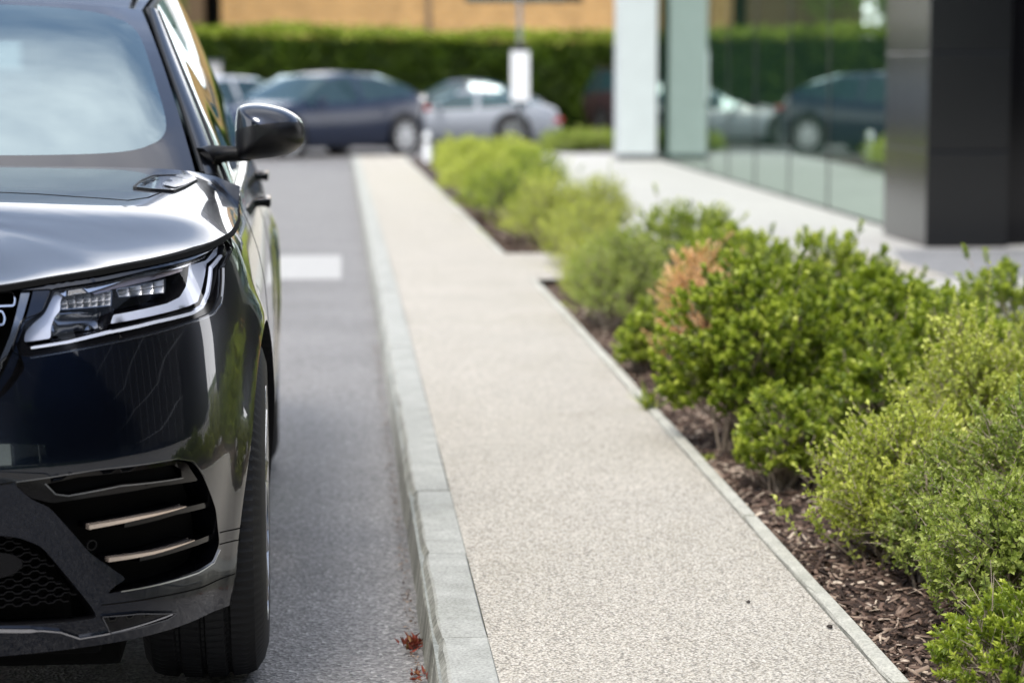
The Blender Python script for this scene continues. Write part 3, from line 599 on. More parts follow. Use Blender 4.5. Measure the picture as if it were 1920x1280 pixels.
# ------------------------------------------------------------------ clipped hedge, trees
def hedge(name, A, B, z0, z1a, z1b, depth, n, label):
    A = np.array(A, float); B = np.array(B, float); e = empty(name, (A[0], A[1], z0), label=label, cat='hedge'); Lh = np.linalg.norm(B - A); d = (B - A) / Lh; nr = np.array([d[1], -d[0]])
    top = lambda s: z1a + (z1b - z1a) * s
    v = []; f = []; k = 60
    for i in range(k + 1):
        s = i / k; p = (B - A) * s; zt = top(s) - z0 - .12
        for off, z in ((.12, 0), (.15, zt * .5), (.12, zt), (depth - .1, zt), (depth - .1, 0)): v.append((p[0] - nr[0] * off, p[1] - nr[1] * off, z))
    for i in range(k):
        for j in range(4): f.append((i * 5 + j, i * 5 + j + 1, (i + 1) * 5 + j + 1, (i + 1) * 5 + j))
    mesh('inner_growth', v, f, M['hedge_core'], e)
    s = rng.random(n); z = rng.random(n) ** .9; onTop = rng.random(n) < .28
    p = (B - A)[None] * s[:, None]; H = top(s) - z0
    bump = .10 * np.sin(s * 61 + z * 4) + .08 * np.sin(s * 143 + z * 9) + .05 * rng.normal(size=n)
    off = np.where(onTop, -rng.random(n) * depth, bump + .03); zz = np.where(onTop, H + .04 * np.sin(s * 70) + .05 * np.sin(s * 31 + 1) + .06 * rng.normal(size=n), z * H)
    P = np.stack([p[:, 0] + nr[0] * off, p[:, 1] + nr[1] * off, zz], 1)
    D = rng.normal(size=(n, 3)) * .8 + np.array([nr[0], nr[1], .6]); vv, ff = leaves(P, D, rand_unit(n), .08 + .08 * rng.random(n), .05 + .04 * rng.random(n))
    at = np.clip(.15 + .5 * rng.random(n) + .5 * (zz / H > .93), 0, 1); fast_mesh('foliage', vv, ff, M['leaf_hedge'], np.repeat(at, 2), e)
HA = on_y(60, 100, 53); HB = on_y(2150, 100, 62)
hedge('hedge', HA[:2], HB[:2], -.36, float(on_y(330, 50, 53)[2]), float(on_y(1500, 92, 60)[2]), 1.4, 60000, 'long clipped green hedge running behind the parked cars')
def tree(loc, h, r, n, label, trunk_r=.14, name='tree', zc=.62):
    e = empty(name, loc, label=label, cat='tree', group='trees beyond the hedge'); mb = MB()
    mb.tube([(0, 0, 0), (.05, 0, h * .25), (0, .05, h * .55), (.1, 0, h * .85)], [trunk_r, trunk_r * .8, trunk_r * .5, trunk_r * .15], 8)
    cs = []
    for k in range(26):
        a = rng.random() * 6.28; q = rng.random() ** .5 * r * .8; z = h * (zc + (rng.random() - .45) * .7 * (1 - q / r * .5)); c_ = np.array([math.cos(a) * q, math.sin(a) * q, z]); cs.append(c_)
        mb.tube([(0, 0, max(h * .2, z * .6)), (c_[0] * .5, c_[1] * .5, z * .82), c_], [trunk_r * .4, trunk_r * .22, .02], 5)
    mb.obj('trunk', M['trunk'], e); cs = np.array(cs); w_ = rng.integers(0, len(cs), n)
    rad = r * .38 * rng.random(n) ** .4; P = cs[w_] + rand_unit(n) * rad[:, None]
    vv, ff = leaves(P, rng.normal(size=(n, 3)), rand_unit(n), .12 + .12 * rng.random(n), .08 + .06 * rng.random(n))
    fast_mesh('crown', vv, ff, M['leaf_tree'], np.repeat(np.clip(rng.random(n) * .6 + .4 * rng.random(len(cs))[w_], 0, 1), 2), e)
for i, (x, y, h, r) in enumerate(((-7.5, 78, 8.5, 3.2), (-12.5, 76, 9, 3.6), (-18, 80, 10, 4), (-10, 86, 11, 4), (-24, 76, 9, 4))):
    tree((x, y, -.36), h, r, 9000, ['broad green tree just left of the brick building', 'green tree hidden behind the black car, second from the brick building', 'tall green tree far left behind the black car', 'tallest green tree behind the others left of the brick building', 'green tree at the far left end of the row'][i])
for i, (x, y, h, r) in enumerate(((-11, -12, 7, 2.6), (9, -15, 8, 3))):
    tree((x, y, 0), h, r, 5000, ['tree behind the photographer on the left', 'tree behind the photographer on the right'][i])

# ------------------------------------------------------------------ parked cars in the background (local x = nose, y = left)
def lerp_tab(tab, x): return float(np.interp(x, [p[0] for p in tab], [p[1] for p in tab]))
def small_car(name, label, loc, heading, paint, top, belt, width, cab, wheelR, axles, L_, zb=.2, spoke=10, rim=None):
    """top/belt: (distance from nose, height); cab=(screen base, roof start, roof end, rear glass base)"""
    e = empty(name, loc, label=label, cat='car', group='cars parked in front of the hedge'); e.rotation_euler = (0, 0, heading)
    n = 46; xs = np.unique(np.concatenate([np.linspace(0, L_, n), cab])); H = max(p[1] for p in top); rings = []
    for x in xs:
        T = lerp_tab(top, x); B = min(lerp_tab(belt, x), T - .03); e_ = min(x, L_ - x); W = width * (1 - .30 * math.exp(-e_ / .16) - .04 * math.exp(-e_ / .8)); low = zb + .16 * math.exp(-e_ / .12)
        k = max(0, min(1, (T - B - .05) / (H - B - .05))); Wr = W * (.94 - .24 * k)
        rings.append([(W * .90, low), (W * .985, low + .12), (W, B * .62), (W * .985, B - .05), (W * .94, B), (Wr, T - .035 - .035 * k), (Wr * .82, T - .012), (0, T)])
    m = len(rings[0]); off = L_ / 2
    def P(i, j, s): return (off - xs[i], s * rings[i][j][0], rings[i][j][1])
    parts = {}
    def quad(key, pts):
        parts.setdefault(key, MB()).add(pts, [(0, 1, 2, 3)])
    a0, a1, a2, a3 = cab; bp = (a1 + a2) / 2 + .05
    for i in range(len(xs) - 1):
        xm = (xs[i] + xs[i + 1]) / 2
        for j in range(m - 1):
            for s in (1, -1):
                key = 'body'
                if j == 4 and a0 + .25 < xm < a3 - .22 and abs(xm - bp) > .05: key = ('side_window', s, xm > bp)
                if j >= 5 and a0 < xm < a1: key = 'windscreen'
                if j >= 5 and a2 < xm < a3: key = 'rear_window'
                q = [P(i, j, s), P(i + 1, j, s), P(i + 1, j + 1, s), P(i, j + 1, s)]
                quad(key, q if s > 0 else q[::-1])
    for s in (1, -1):      # ends
        for i in (0, len(xs) - 1):
            for j in range(m - 1):
                q = [P(i, j, s), P(i, j + 1, s), (P(i, j + 1, s)[0], 0, P(i, j + 1, s)[2]), (P(i, j, s)[0], 0, P(i, j, s)[2])]
                quad('body', q)
    body = None
    for key, mb in parts.items():
        nm = key if isinstance(key, str) else key[0]; mt = paint if nm == 'body' else M['car_glass']
        o = mb.obj(nm, mt, e); bm = bmesh.new(); bm.from_mesh(o.data); bmesh.ops.remove_doubles(bm, verts=bm.verts, dist=.0005); bmesh.ops.recalc_face_normals(bm, faces=bm.faces); bm.to_mesh(o.data); bm.free()
        autosmooth(o, 40)
    W = width
    for ax in axles:
        for s in (1, -1):
            mb = MB(); mb.lathe([(-.02, 0), (-.02, wheelR * 1.13), (.003, wheelR * 1.13), (.003, 0)], 32, 'x'); mb.v = [(off - ax + p[1], s * (W + p[0]), wheelR + p[2]) for p in mb.v]; mb.obj('wheel_arch', M['matte_black'], e)
            r = wheelR; mb = MB(); mb.lathe([(-.2, r * .68), (-.2, r * .96), (-.17, r), (-.03, r), (.0, r * .96), (.008, r * .85), (0, r * .70), (-.03, r * .68)], 36); mb.v = [(p[1], s * p[0], p[2]) for p in mb.v]
            wh = empty('wheel', (off - ax, s * (W + .012), r)); wh.parent = e
            autosmooth(mb.obj('tyre', M['rubber'], wh)); mb = MB(); mb.lathe([(-.03, r * .69), (-.005, r * .69), (-.008, r * .64), (-.05, r * .62), (-.06, 0)], 36)
            for k in range(spoke): a = 2 * math.pi * k / spoke; mb.box((-.02, math.cos(a) * r * .34, math.sin(a) * r * .34), (.03, r * .62, .045), M=Matrix.Rotation(a, 4, 'X'))
            mb.v = [(p[1], s * p[0], p[2]) for p in mb.v]; mb.obj('rim', rim or M['silver_rim'], wh)
    for s in (1, -1):
        T = lerp_tab(belt, .2); mb = MB(); mb.box((off - .14, s * W * .72, min(T, lerp_tab(top, .2)) - .13), (.22, .34, .10), bev=.03, rz=-s * .45); mb.obj('headlight', M['lamp_white'], e)
        mb = MB(); mb.box((-off + .09, s * W * .70, min(lerp_tab(belt, L_ - .1), lerp_tab(top, L_ - .1)) - .10), (.16, .36, .11), bev=.03, rz=s * .35); mb.obj('tail_light', M['red_lens'], e)
        mb = MB(); mb.box((off - a0 - .42, s * (W + .09), lerp_tab(belt, a0 + .4) + .06), (.10, .20, .13), bev=.035); mb.obj('wing_mirror', paint, e)
    mb = MB(); mb.box((off - .03, 0, .52), (.06, W * 1.1, .26), bev=.02); mb.obj('grille', M['satin_black'], e)
    mb = MB(); mb.box((0, 0, zb + .03), (L_ - .7, W * 1.7, .12)); mb.box((0, 0, .7), (L_ * .4, W * 1.4, .5)); mb.obj('underbody', M['matte_black'], e)
    return e
M['paint_navy'] = mat('car_paint_dark_blue_grey', (.012, .020, .045), .25, 0, .3, .25); M['paint_silver'] = mat('car_paint_silver', (.22, .24, .27), .35, .0, coat=.5)
M['paint_white'] = mat('car_paint_white', (.36, .38, .41), .3, coat=.6); M['paint_grey'] = mat('car_paint_grey', (.10, .10, .11), .25, .5, coat=1); M['paint_red'] = mat('car_paint_dark_brown', (.06, .035, .04), .25, .4, coat=1)
SUVT = [(0, .62), (.05, .80), (.35, .93), (1.15, 1.05), (2.0, 1.50), (2.7, 1.565), (3.4, 1.53), (4.05, 1.36), (4.5, 1.12), (4.62, 1.02), (4.68, .8)]
SUVB = [(0, .6), (.3, .86), (1.2, .97), (2.5, 1.0), (3.8, 1.10), (4.4, 1.08), (4.68, .9)]
COUP = [(0, .45), (.08, .60), (.5, .76), (1.5, .90), (2.25, 1.27), (2.65, 1.31), (3.2, 1.27), (4.1, 1.0), (4.4, .88), (4.48, .6)]
COUB = [(0, .45), (.5, .70), (1.6, .84), (2.8, .88), (3.6, .95), (4.48, .7)]
WAG = [(0, .6), (.06, .82), (.4, .98), (1.2, 1.08), (1.95, 1.60), (2.8, 1.66), (4.2, 1.60), (4.55, 1.35), (4.68, 1.05), (4.74, .7)]
def at_px(px, Y, z=-.36): p = on_y(px, 300, Y); return (float(p[0]), Y, z)
small_car('parked_crossover', 'dark blue grey crossover parked at an angle beyond the end of the path', at_px(588, 46), R(-90 - 46), M['paint_navy'], SUVT, SUVB, .95, (1.15, 2.05, 3.35, 4.35), .375, (.87, 3.86), 4.68, rim=M['silver_rim'])
small_car('parked_coupe', 'low silver coupe side on behind the shrubs, nose hidden by the crossover', at_px(852, 51.2), R(180 - 4), M['paint_silver'], [(a, b * .90) for a, b in COUP], [(a, b * .90) for a, b in COUB], .93, (1.5, 2.3, 3.1, 4.05), .35, (.85, 3.47), 4.48, zb=.16)
small_car('parked_saloon', 'darker grey car just behind the silver coupe', at_px(838, 54.2), R(180 - 6), M['paint_grey'], [(a, b * 1.06) for a, b in COUP], COUB, .92, (1.5, 2.3, 3.1, 4.05), .34, (.85, 3.47), 4.48)
small_car('parked_hatchback', 'white car glimpsed between the black car and the crossover', at_px(368, 46.5), R(-90 - 40), M['paint_white'], [(a, b * .96) for a, b in SUVT], SUVB, .92, (1.1, 2.0, 3.3, 4.3), .34, (.87, 3.6), 4.68)
small_car('parked_estate', 'dark brown car with red tail lights next to the white column', at_px(1150, 57.5), R(90 + 18), M['paint_red'], WAG, SUVB, .92, (1.15, 1.95, 4.1, 4.6), .35, (.87, 3.7), 4.74)
small_car('parked_van', 'pale car standing far left, hidden behind the black car', (-7.5, 47, -.36), R(-90 - 50), M['paint_white'], WAG, SUVB, .92, (1.15, 1.95, 4.1, 4.6), .35, (.87, 3.7), 4.74)

# ------------------------------------------------------------------ the black SUV
NX, NY, RZ = -1.12, 4.45, R(1.0)
suv = empty('parked_suv', (NX, NY, 0), RZ, label='glossy black SUV parked at the kerb, cut off by the left edge', cat='car')
RM = np.array(Matrix.Rotation(RZ, 3, 'Z'))
def W_(p): return np.asarray(p, float) @ RM.T + np.array([NX, NY, 0])
PL = np.array([(-.3, .012), (0, 0), (.3, .012), (.5, .045), (.65, .105), (.77, .195), (.86, .33), (.915, .50), (.945, .70), (.96, .90), (.965, 1.3), (.968, 2.2), (.966, 3.2), (.965, 3.8), (.95, 4.2), (.90, 4.5), (.80, 4.68), (.6, 4.76), (.3, 4.79), (0, 4.80)])
def catmull(P, n=14):
    o = []
    for i in range(1, len(P) - 2):
        p0, p1, p2, p3 = P[i - 1], P[i], P[i + 1], P[i + 2]
        for t in np.linspace(0, 1, n, endpoint=False): o.append(.5 * ((2 * p1) + (-p0 + p2) * t + (2 * p0 - 5 * p1 + 4 * p2 - p3) * t * t + (-p0 + 3 * p1 - 3 * p2 + p3) * t ** 3))
    o.append(P[-2]); o.append(P[-1]); return np.array(o)
CU = catmull(PL); SL = np.concatenate([[0], np.cumsum(np.linalg.norm(np.diff(CU, axis=0), axis=1))]); SMAX = SL[-1]
def C_(s): return np.array([np.interp(s, SL, CU[:, 0]), np.interp(s, SL, CU[:, 1])])
def s_of_v(v, lo=.3): k = (CU[:, 1] > -1) & (SL > lo); return float(np.interp(v, CU[k, 1], SL[k]))
SS = lambda x, a, b: (lambda t: t * t * (3 - 2 * t))(np.clip((x - a) / (b - a), 0, 1))
FR = [(.15, .14), (.22, .085), (.30, .045), (.40, .028), (.50, .012), (.57, .002), (.61, 0), (.65, .006), (.72, .020), (.80, .040), (.88, .062), (.93, .085), (1.0, .13), (1.2, .2)]
SD = [(.15, .08), (.22, .035), (.30, .020), (.40, .012), (.50, .004), (.60, 0), (.72, .004), (.82, .012), (.90, .028), (.96, .048), (1.0, .066), (1.08, .10), (1.2, .15)]
def smooth_tab(tab):
    x = np.arange(.1, 1.25, .005); y = np.interp(x, [p[0] for p in tab], [p[1] for p in tab]); k = np.hanning(13); k /= k.sum(); return x, np.convolve(np.pad(y, 6, 'edge'), k, 'valid')
FRx, FRy = smooth_tab(FR); SDx, SDy = smooth_tab(SD)
sA, sB = s_of_v(.90), s_of_v(3.77); RA = .408
def PB(s, z, d=0.0):
    """point on the body side skin at arc position s and height z, pushed out by d"""
    c = C_(s); t = C_(min(s + .012, SMAX)) - C_(max(s - .012, 0)); t /= np.linalg.norm(t) + 1e-9; n = np.array([t[1], -t[0]])
    w_ = float(SS(s, .62, 1.45)); ins = np.interp(z, FRx, FRy) * (1 - w_) + np.interp(z, SDx, SDy) * w_
    for sc0 in (sA, sB):
        q = math.hypot(s - sc0, z - .385); ins -= .016 * math.exp(-((q - RA) / .05) ** 2)
    q = c - n * (ins - d); return np.array([max(q[0], 0) if s < .02 else q[0], q[1], z])
# inverse: photo pixel -> (s, z) on the skin
gs = np.linspace(0, 2.6, 105); gz = np.linspace(.18, 1.06, 89)
GP = np.array([[PB(s, z) for z in gz] for s in gs]); GX = proj(W_(GP))
def inv(px, py):
    d = (GX[..., 0] - px) ** 2 + (GX[..., 1] - py) ** 2; i, j = np.unravel_index(np.argmin(d), d.shape); s, z = gs[i], gz[j]
    for _ in range(8):
        p = proj(W_(PB(s, z))); a = (proj(W_(PB(s + .002, z))) - p) / .002; b = (proj(W_(PB(s, z + .002))) - p) / .002
        J = np.array([[a[0], b[0]], [a[1], b[1]]]); r_ = np.array([px, py]) - p
        try: q = np.linalg.solve(J + np.eye(2) * 1e-6, r_)
        except Exception: break
        q = np.clip(q, -.05, .05); s = max(0, s + q[0]); z += q[1]
    return (s, z)
def pxy(pts): return [inv(*p) if len(p) == 2 else (p[1], p[2]) for p in pts]
def dens(P, step=.02, closed=True):
    o = []; P = [np.array(p, float) for p in P]
    for i in range(len(P) - (0 if closed else 1)):
        a, b = P[i], P[(i + 1) % len(P)]; k = max(1, int(np.linalg.norm(b - a) / step)); o += [a + (b - a) * t / k for t in range(k)]
    if not closed: o.append(P[-1])
    return o
def roundc(P, r=.006, closed=True):      # soften corners of a polygon
    P = [np.array(p, float) for p in P]; o = []; n = len(P)
    for i in range(n):
        if not closed and i in (0, n - 1): o.append(P[i]); continue
        a, b, c = P[i - 1], P[i], P[(i + 1) % n]; u = a - b; v = c - b; lu, lv = np.linalg.norm(u), np.linalg.norm(v)
        if lu < 1e-6 or lv < 1e-6: continue
        k = min(r, lu * .4, lv * .4); o += [b + u / lu * k, b * .5 + (b + u / lu * k) * .25 + (b + v / lv * k) * .25, b + v / lv * k]
    return o
def inside(P, x, y):
    P = np.asarray(P); a = P; b = np.roll(P, -1, 0); c = ((a[:, 1] > y) != (b[:, 1] > y)); 
    with np.errstate(divide='ignore', invalid='ignore'): xi = (b[:, 0] - a[:, 0]) * (y - a[:, 1]) / (b[:, 1] - a[:, 1]) + a[:, 0]
    return bool(np.sum(c & (x < xi)) % 2)
def cdt(loops, extra, lines=()):
    vs = []; es = []
    for L0 in loops: n0 = len(vs); vs += [tuple(p) for p in L0]; es += [(n0 + i, n0 + (i + 1) % len(L0)) for i in range(len(L0))]
    for L0 in lines: n0 = len(vs); vs += [tuple(p) for p in L0]; es += [(n0 + i, n0 + i + 1) for i in range(len(L0) - 1)]
    vs += [tuple(p) for p in extra]
    r = delaunay_2d_cdt([Vector((float(a), float(b))) for a, b in vs], es, [], 0, 1e-5)
    return [tuple(v) for v in r[0]], [tuple(f) for f in r[2]]
def tri_obj(name, V2, tris, fn, m, parent, side, smooth=True, **k):
    idx = sorted({i for t_ in tris for i in t_}); mp_ = {i: j for j, i in enumerate(idx)}; v = []
    for i in idx: p = fn(*V2[i]); v.append((p[0] * side, p[1], p[2]))
    f = [tuple(mp_[i] for i in t_) for t_ in tris]
    if side < 0: f = [t_[::-1] for t_ in f]
    return mesh(name, v, f, m, parent, smooth, **k)
def patch(name, poly, fn, m, parent, side, step=.02, holes=(), **k):
    """fill polygon (s,z) on the skin, using fn(s,z)->point"""
    P = np.array(dens(poly, step)); lo, hi = P.min(0), P.max(0)
    grid = [(x, y) for x in np.arange(lo[0], hi[0], step) for y in np.arange(lo[1], hi[1], step) if inside(P, x, y)]
    H = [np.array(dens(h, step)) for h in holes]; V2, T2 = cdt([P] + H, grid); keep = []
    for t_ in T2:
        c = np.mean([V2[i] for i in t_], 0)
        if inside(P, *c) and not any(inside(h, *c) for h in H): keep.append(t_)
    return tri_obj(name, V2, keep, fn, m, parent, side, **k)
def wall(mb, poly, f0, f1, side, closed=True):     # strip joining two depths along an outline
    P = dens(poly, .015, closed); n = len(P); v = [f0(*p) for p in P] + [f1(*p) for p in P]; v = [(p[0] * side, p[1], p[2]) for p in v]
    mb.add(v, [(i, (i + 1) % n, n + (i + 1) % n, n + i) for i in range(n if closed else n - 1)])
def rib(mb, line, wdt, d0, d1, side, taper=None, fn=PB):   # raised bar following the skin
    P = dens(line, .012, False); n = len(P); v = []
    for i, p in enumerate(P):
        t_ = P[min(i + 1, n - 1)] - P[max(i - 1, 0)]; t_ /= np.linalg.norm(t_) + 1e-9; nn = np.array([-t_[1], t_[0]]); ww = wdt * (taper(i / (n - 1)) if taper else 1) / 2
        for a_, d in ((-ww, d0), (-ww * .8, d1), (ww * .8, d1), (ww, d0)):
            q = p + nn * a_; r_ = fn(q[0], q[1], d); v.append((r_[0] * side, r_[1], r_[2]))
    f = [(i * 4 + j, i * 4 + j + 1, i * 4 + j + 5, i * 4 + j + 4) for i in range(n - 1) for j in range(3)] + [(0, 1, 2, 3), tuple(range(4 * n - 4, 4 * n))[::-1]]
    if side < 0: f = [t_[::-1] for t_ in f]
    mb.add(v, f)
OFF = lambda d: (lambda s, z: PB(s, z, d))
# top edge of the skin (bonnet seam, then window line)
TP = [inv(0, 541), inv(100, 524), inv(230, 501), inv(330, 481), inv(400, 458), inv(424, 444), inv(448, 411)]
TT = [(0, TP[0][1] + .004), (.25, TP[0][1] + .002)] + TP
TT = [p for i, p in enumerate(TT) if i == 0 or p[0] > TT[i - 1][0] + .01]
for v_, z_ in ((1.30, 1.005), (1.55, 1.02), (1.75, 1.035), (2.6, 1.045), (3.6, 1.07), (4.3, 1.09), (4.6, 1.06)):
    if s_of_v(v_) > TT[-1][0] + .03: TT.append((s_of_v(v_), z_))
TT.append((SMAX, 1.04)); TT = np.array(TT); ttx = np.arange(0, SMAX, .01); tty = np.interp(ttx, TT[:, 0], TT[:, 1]); kk = np.hanning(9); kk /= kk.sum(); tty = np.convolve(np.pad(tty, 4, 'edge'), kk, 'valid')
T_ = lambda s: float(np.interp(s, ttx, tty))
ZL = lambda s: .238 + .03 * float(SS(s, 1.5, 2.0))
# outlines measured on the front corner
lamp = roundc(pxy([(45, 640), (49, 622), (66, 604), (84, 590), (105, 546), (187, 532), (281, 510), (359, 492), (400, 473), (419, 453), (424, 462), (412, 490), (407, 530), (394, 566), (370, 580), (300, 597), (219, 617), (203, 622), (190, 630), (120, 643), (60, 651)]), .008)
surr = roundc(pxy([(22, 655), (40, 600), (78, 585), (97, 541), (187, 527), (281, 505), (359, 487), (400, 467), (421, 447), (434, 468), (420, 500), (417, 556), (404, 583), (345, 606), (219, 638), (56, 668), (40, 668)]), .008)
gril = roundc(pxy([(100, 541), (84, 583), (46, 610), (32, 645), (40, 668), (48, 690), (25, 722), (0, 748)]) + [(.36, .70), (.2, .672), (0, .672), (0, T_(0) - .008), (.3, T_(.3) - .008)], .01)
intake = roundc(pxy([(24, 905), (180, 882), (332, 861), (360, 865), (380, 890), (405, 955), (412, 1018), (400, 1050), (370, 1069), (305, 1090), (240, 1105), (200, 1113), (215, 1098), (238, 1085), (170, 1038), (92, 950), (58, 936)]), .012)
lowg = roundc(pxy([(0, 1003), (39, 1008), (78, 1024), (98, 1047), (172, 1137), (183, 1158), (120, 1166), (0, 1172)]) + [(.3, .335), (0, .335), (0, .50), (.3, .495)], .012)
archs = []
for sc0 in (sA, sB): archs.append([(sc0 + RA * math.cos(a), .385 + RA * math.sin(a)) for a in np.linspace(-.55, math.pi + .55, 60)] + [(sc0 - RA * .8, .1), (sc0 + RA * .8, .1)])
# ---- outer skin
outer = [(s, ZL(s)) for s in np.arange(0, SMAX, .03)] + [(SMAX, ZL(SMAX))] + [(s, T_(s)) for s in np.arange(SMAX, 0, -.02)] + [(0, T_(0))]
grid = [(s, z) for s in np.arange(.0, SMAX, .022) for z in np.arange(.24, 1.1, .022) if ZL(s) + .006 < z < T_(s) - .006]
regs = [surr, gril, intake, lowg] + archs
V2, T2 = cdt([outer] + [dens(p, .015) for p in regs], grid)
OP = np.array(outer); RP = [np.array(p) for p in regs]; body_t = []
for t_ in T2:
    c = np.mean([V2[i] for i in t_], 0)
    if inside(OP, *c) and not any(inside(p, *c) for p in RP): body_t.append(t_)
def skin(s, z):   # rolled lips at the arches and the seams
    d = 0
    e = T_(s) - z
    if e < .012: d -= (.012 - e) ** 2 * 40
    return PB(s, z, d)
idx = sorted({i for t_ in body_t for i in t_}); mp_ = {i: j for j, i in enumerate(idx)}; bv = [skin(*V2[i]) for i in idx]; nb = len(bv)
bv = bv + [np.array([-p[0], p[1], p[2]]) for p in bv]; bf = [tuple(mp_[i] for i in t_) for t_ in body_t]; bf += [tuple(i + nb for i in t_[::-1]) for t_ in bf]
mesh('body_shell', bv, bf, M['car_paint'], suv, smooth=True)
# ---- bonnet
eb = [PB(s, T_(s)) for s in np.arange(0, s_of_v(1.42), .02)]
for p in eb: p[2] += .001
EB = np.array([(p[0], p[1]) for p in eb]); ET = np.array([p[2] for p in eb])
rear = [(.90, 1.47), (.84, 1.49), (.78, 1.485), (.65, 1.44), (.45, 1.40), (.2, 1.375), (0, 1.37)]
hood_poly = np.array([tuple(p) for p in EB] + rear)
zc_t = [(-.3, .85), (0, .93), (.10, .950), (.2, .972), (.35, 1.001), (.6, 1.040), (1.0, 1.082), (1.37, 1.110), (1.8, 1.138)]
def zc(v): return float(np.mean([np.interp(v + q, [p[0] for p in zc_t], [p[1] for p in zc_t]) for q in (-.2, -.15, -.1, -.05, 0, .05, .1, .15, .2)])) if v > .2 else float(np.mean([np.interp(v + q * max(.2, v / .2), [p[0] for p in zc_t], [p[1] for p in zc_t]) for q in (-.2, -.15, -.1, -.05, 0, .05, .1, .15, .2)]))
def HD(u, v, d=0.0):
    seg = EB[1:] - EB[:-1]; q = np.array([u, v]) - EB[:-1]; t_ = np.clip((q * seg).sum(1) / ((seg ** 2).sum(1) + 1e-12), 0, 1); pr = EB[:-1] + seg * t_[:, None]; ds = np.linalg.norm(np.array([u, v]) - pr, axis=1)
    k = int(np.argmin(ds)); dist = ds[k]; T0 = ET[k] + (ET[k + 1] - ET[k]) * t_[k]; wf = float(SS(pr[k][1], .30, .75)); w0 = .13 * (1 - wf) + .055 * wf
    crease = 0.0
    Hc = zc(v) - .022 * (u / .8) ** 2 + crease + .012 * wf
    return np.array([u, v, T0 + (Hc - T0) * (1 - math.exp(-dist / w0)) + d])
hp = np.array(dens(hood_poly, .02)); gridh = [(u, v) for u in np.arange(0, .97, .02) for v in np.arange(0.02, 1.5, .02) if inside(hp, u, v)]
V2, T2 = cdt([hp], gridh); ht = [t_ for t_ in T2 if inside(hp, *np.mean([V2[i] for i in t_], 0))]
idx = sorted({i for t_ in ht for i in t_}); mp_ = {i: j for j, i in enumerate(idx)}; hv = [HD(*V2[i]) for i in idx]; nb = len(hv)
hv = hv + [np.array([-p[0], p[1], p[2]]) for p in hv]; hf = [tuple(mp_[i] for i in t_) for t_ in ht]; hf += [tuple(i + nb for i in t_[::-1]) for t_ in hf]
hood = mesh('bonnet', hv, hf, M['car_paint'], suv, smooth=True)
def flipfix(o):
    bm = bmesh.new(); bm.from_mesh(o.data); bmesh.ops.remove_doubles(bm, verts=bm.verts, dist=.0008); bmesh.ops.recalc_face_normals(bm, faces=bm.faces); bm.to_mesh(o.data); bm.free()
flipfix(hood); flipfix(bpy.data.objects['body_shell'])
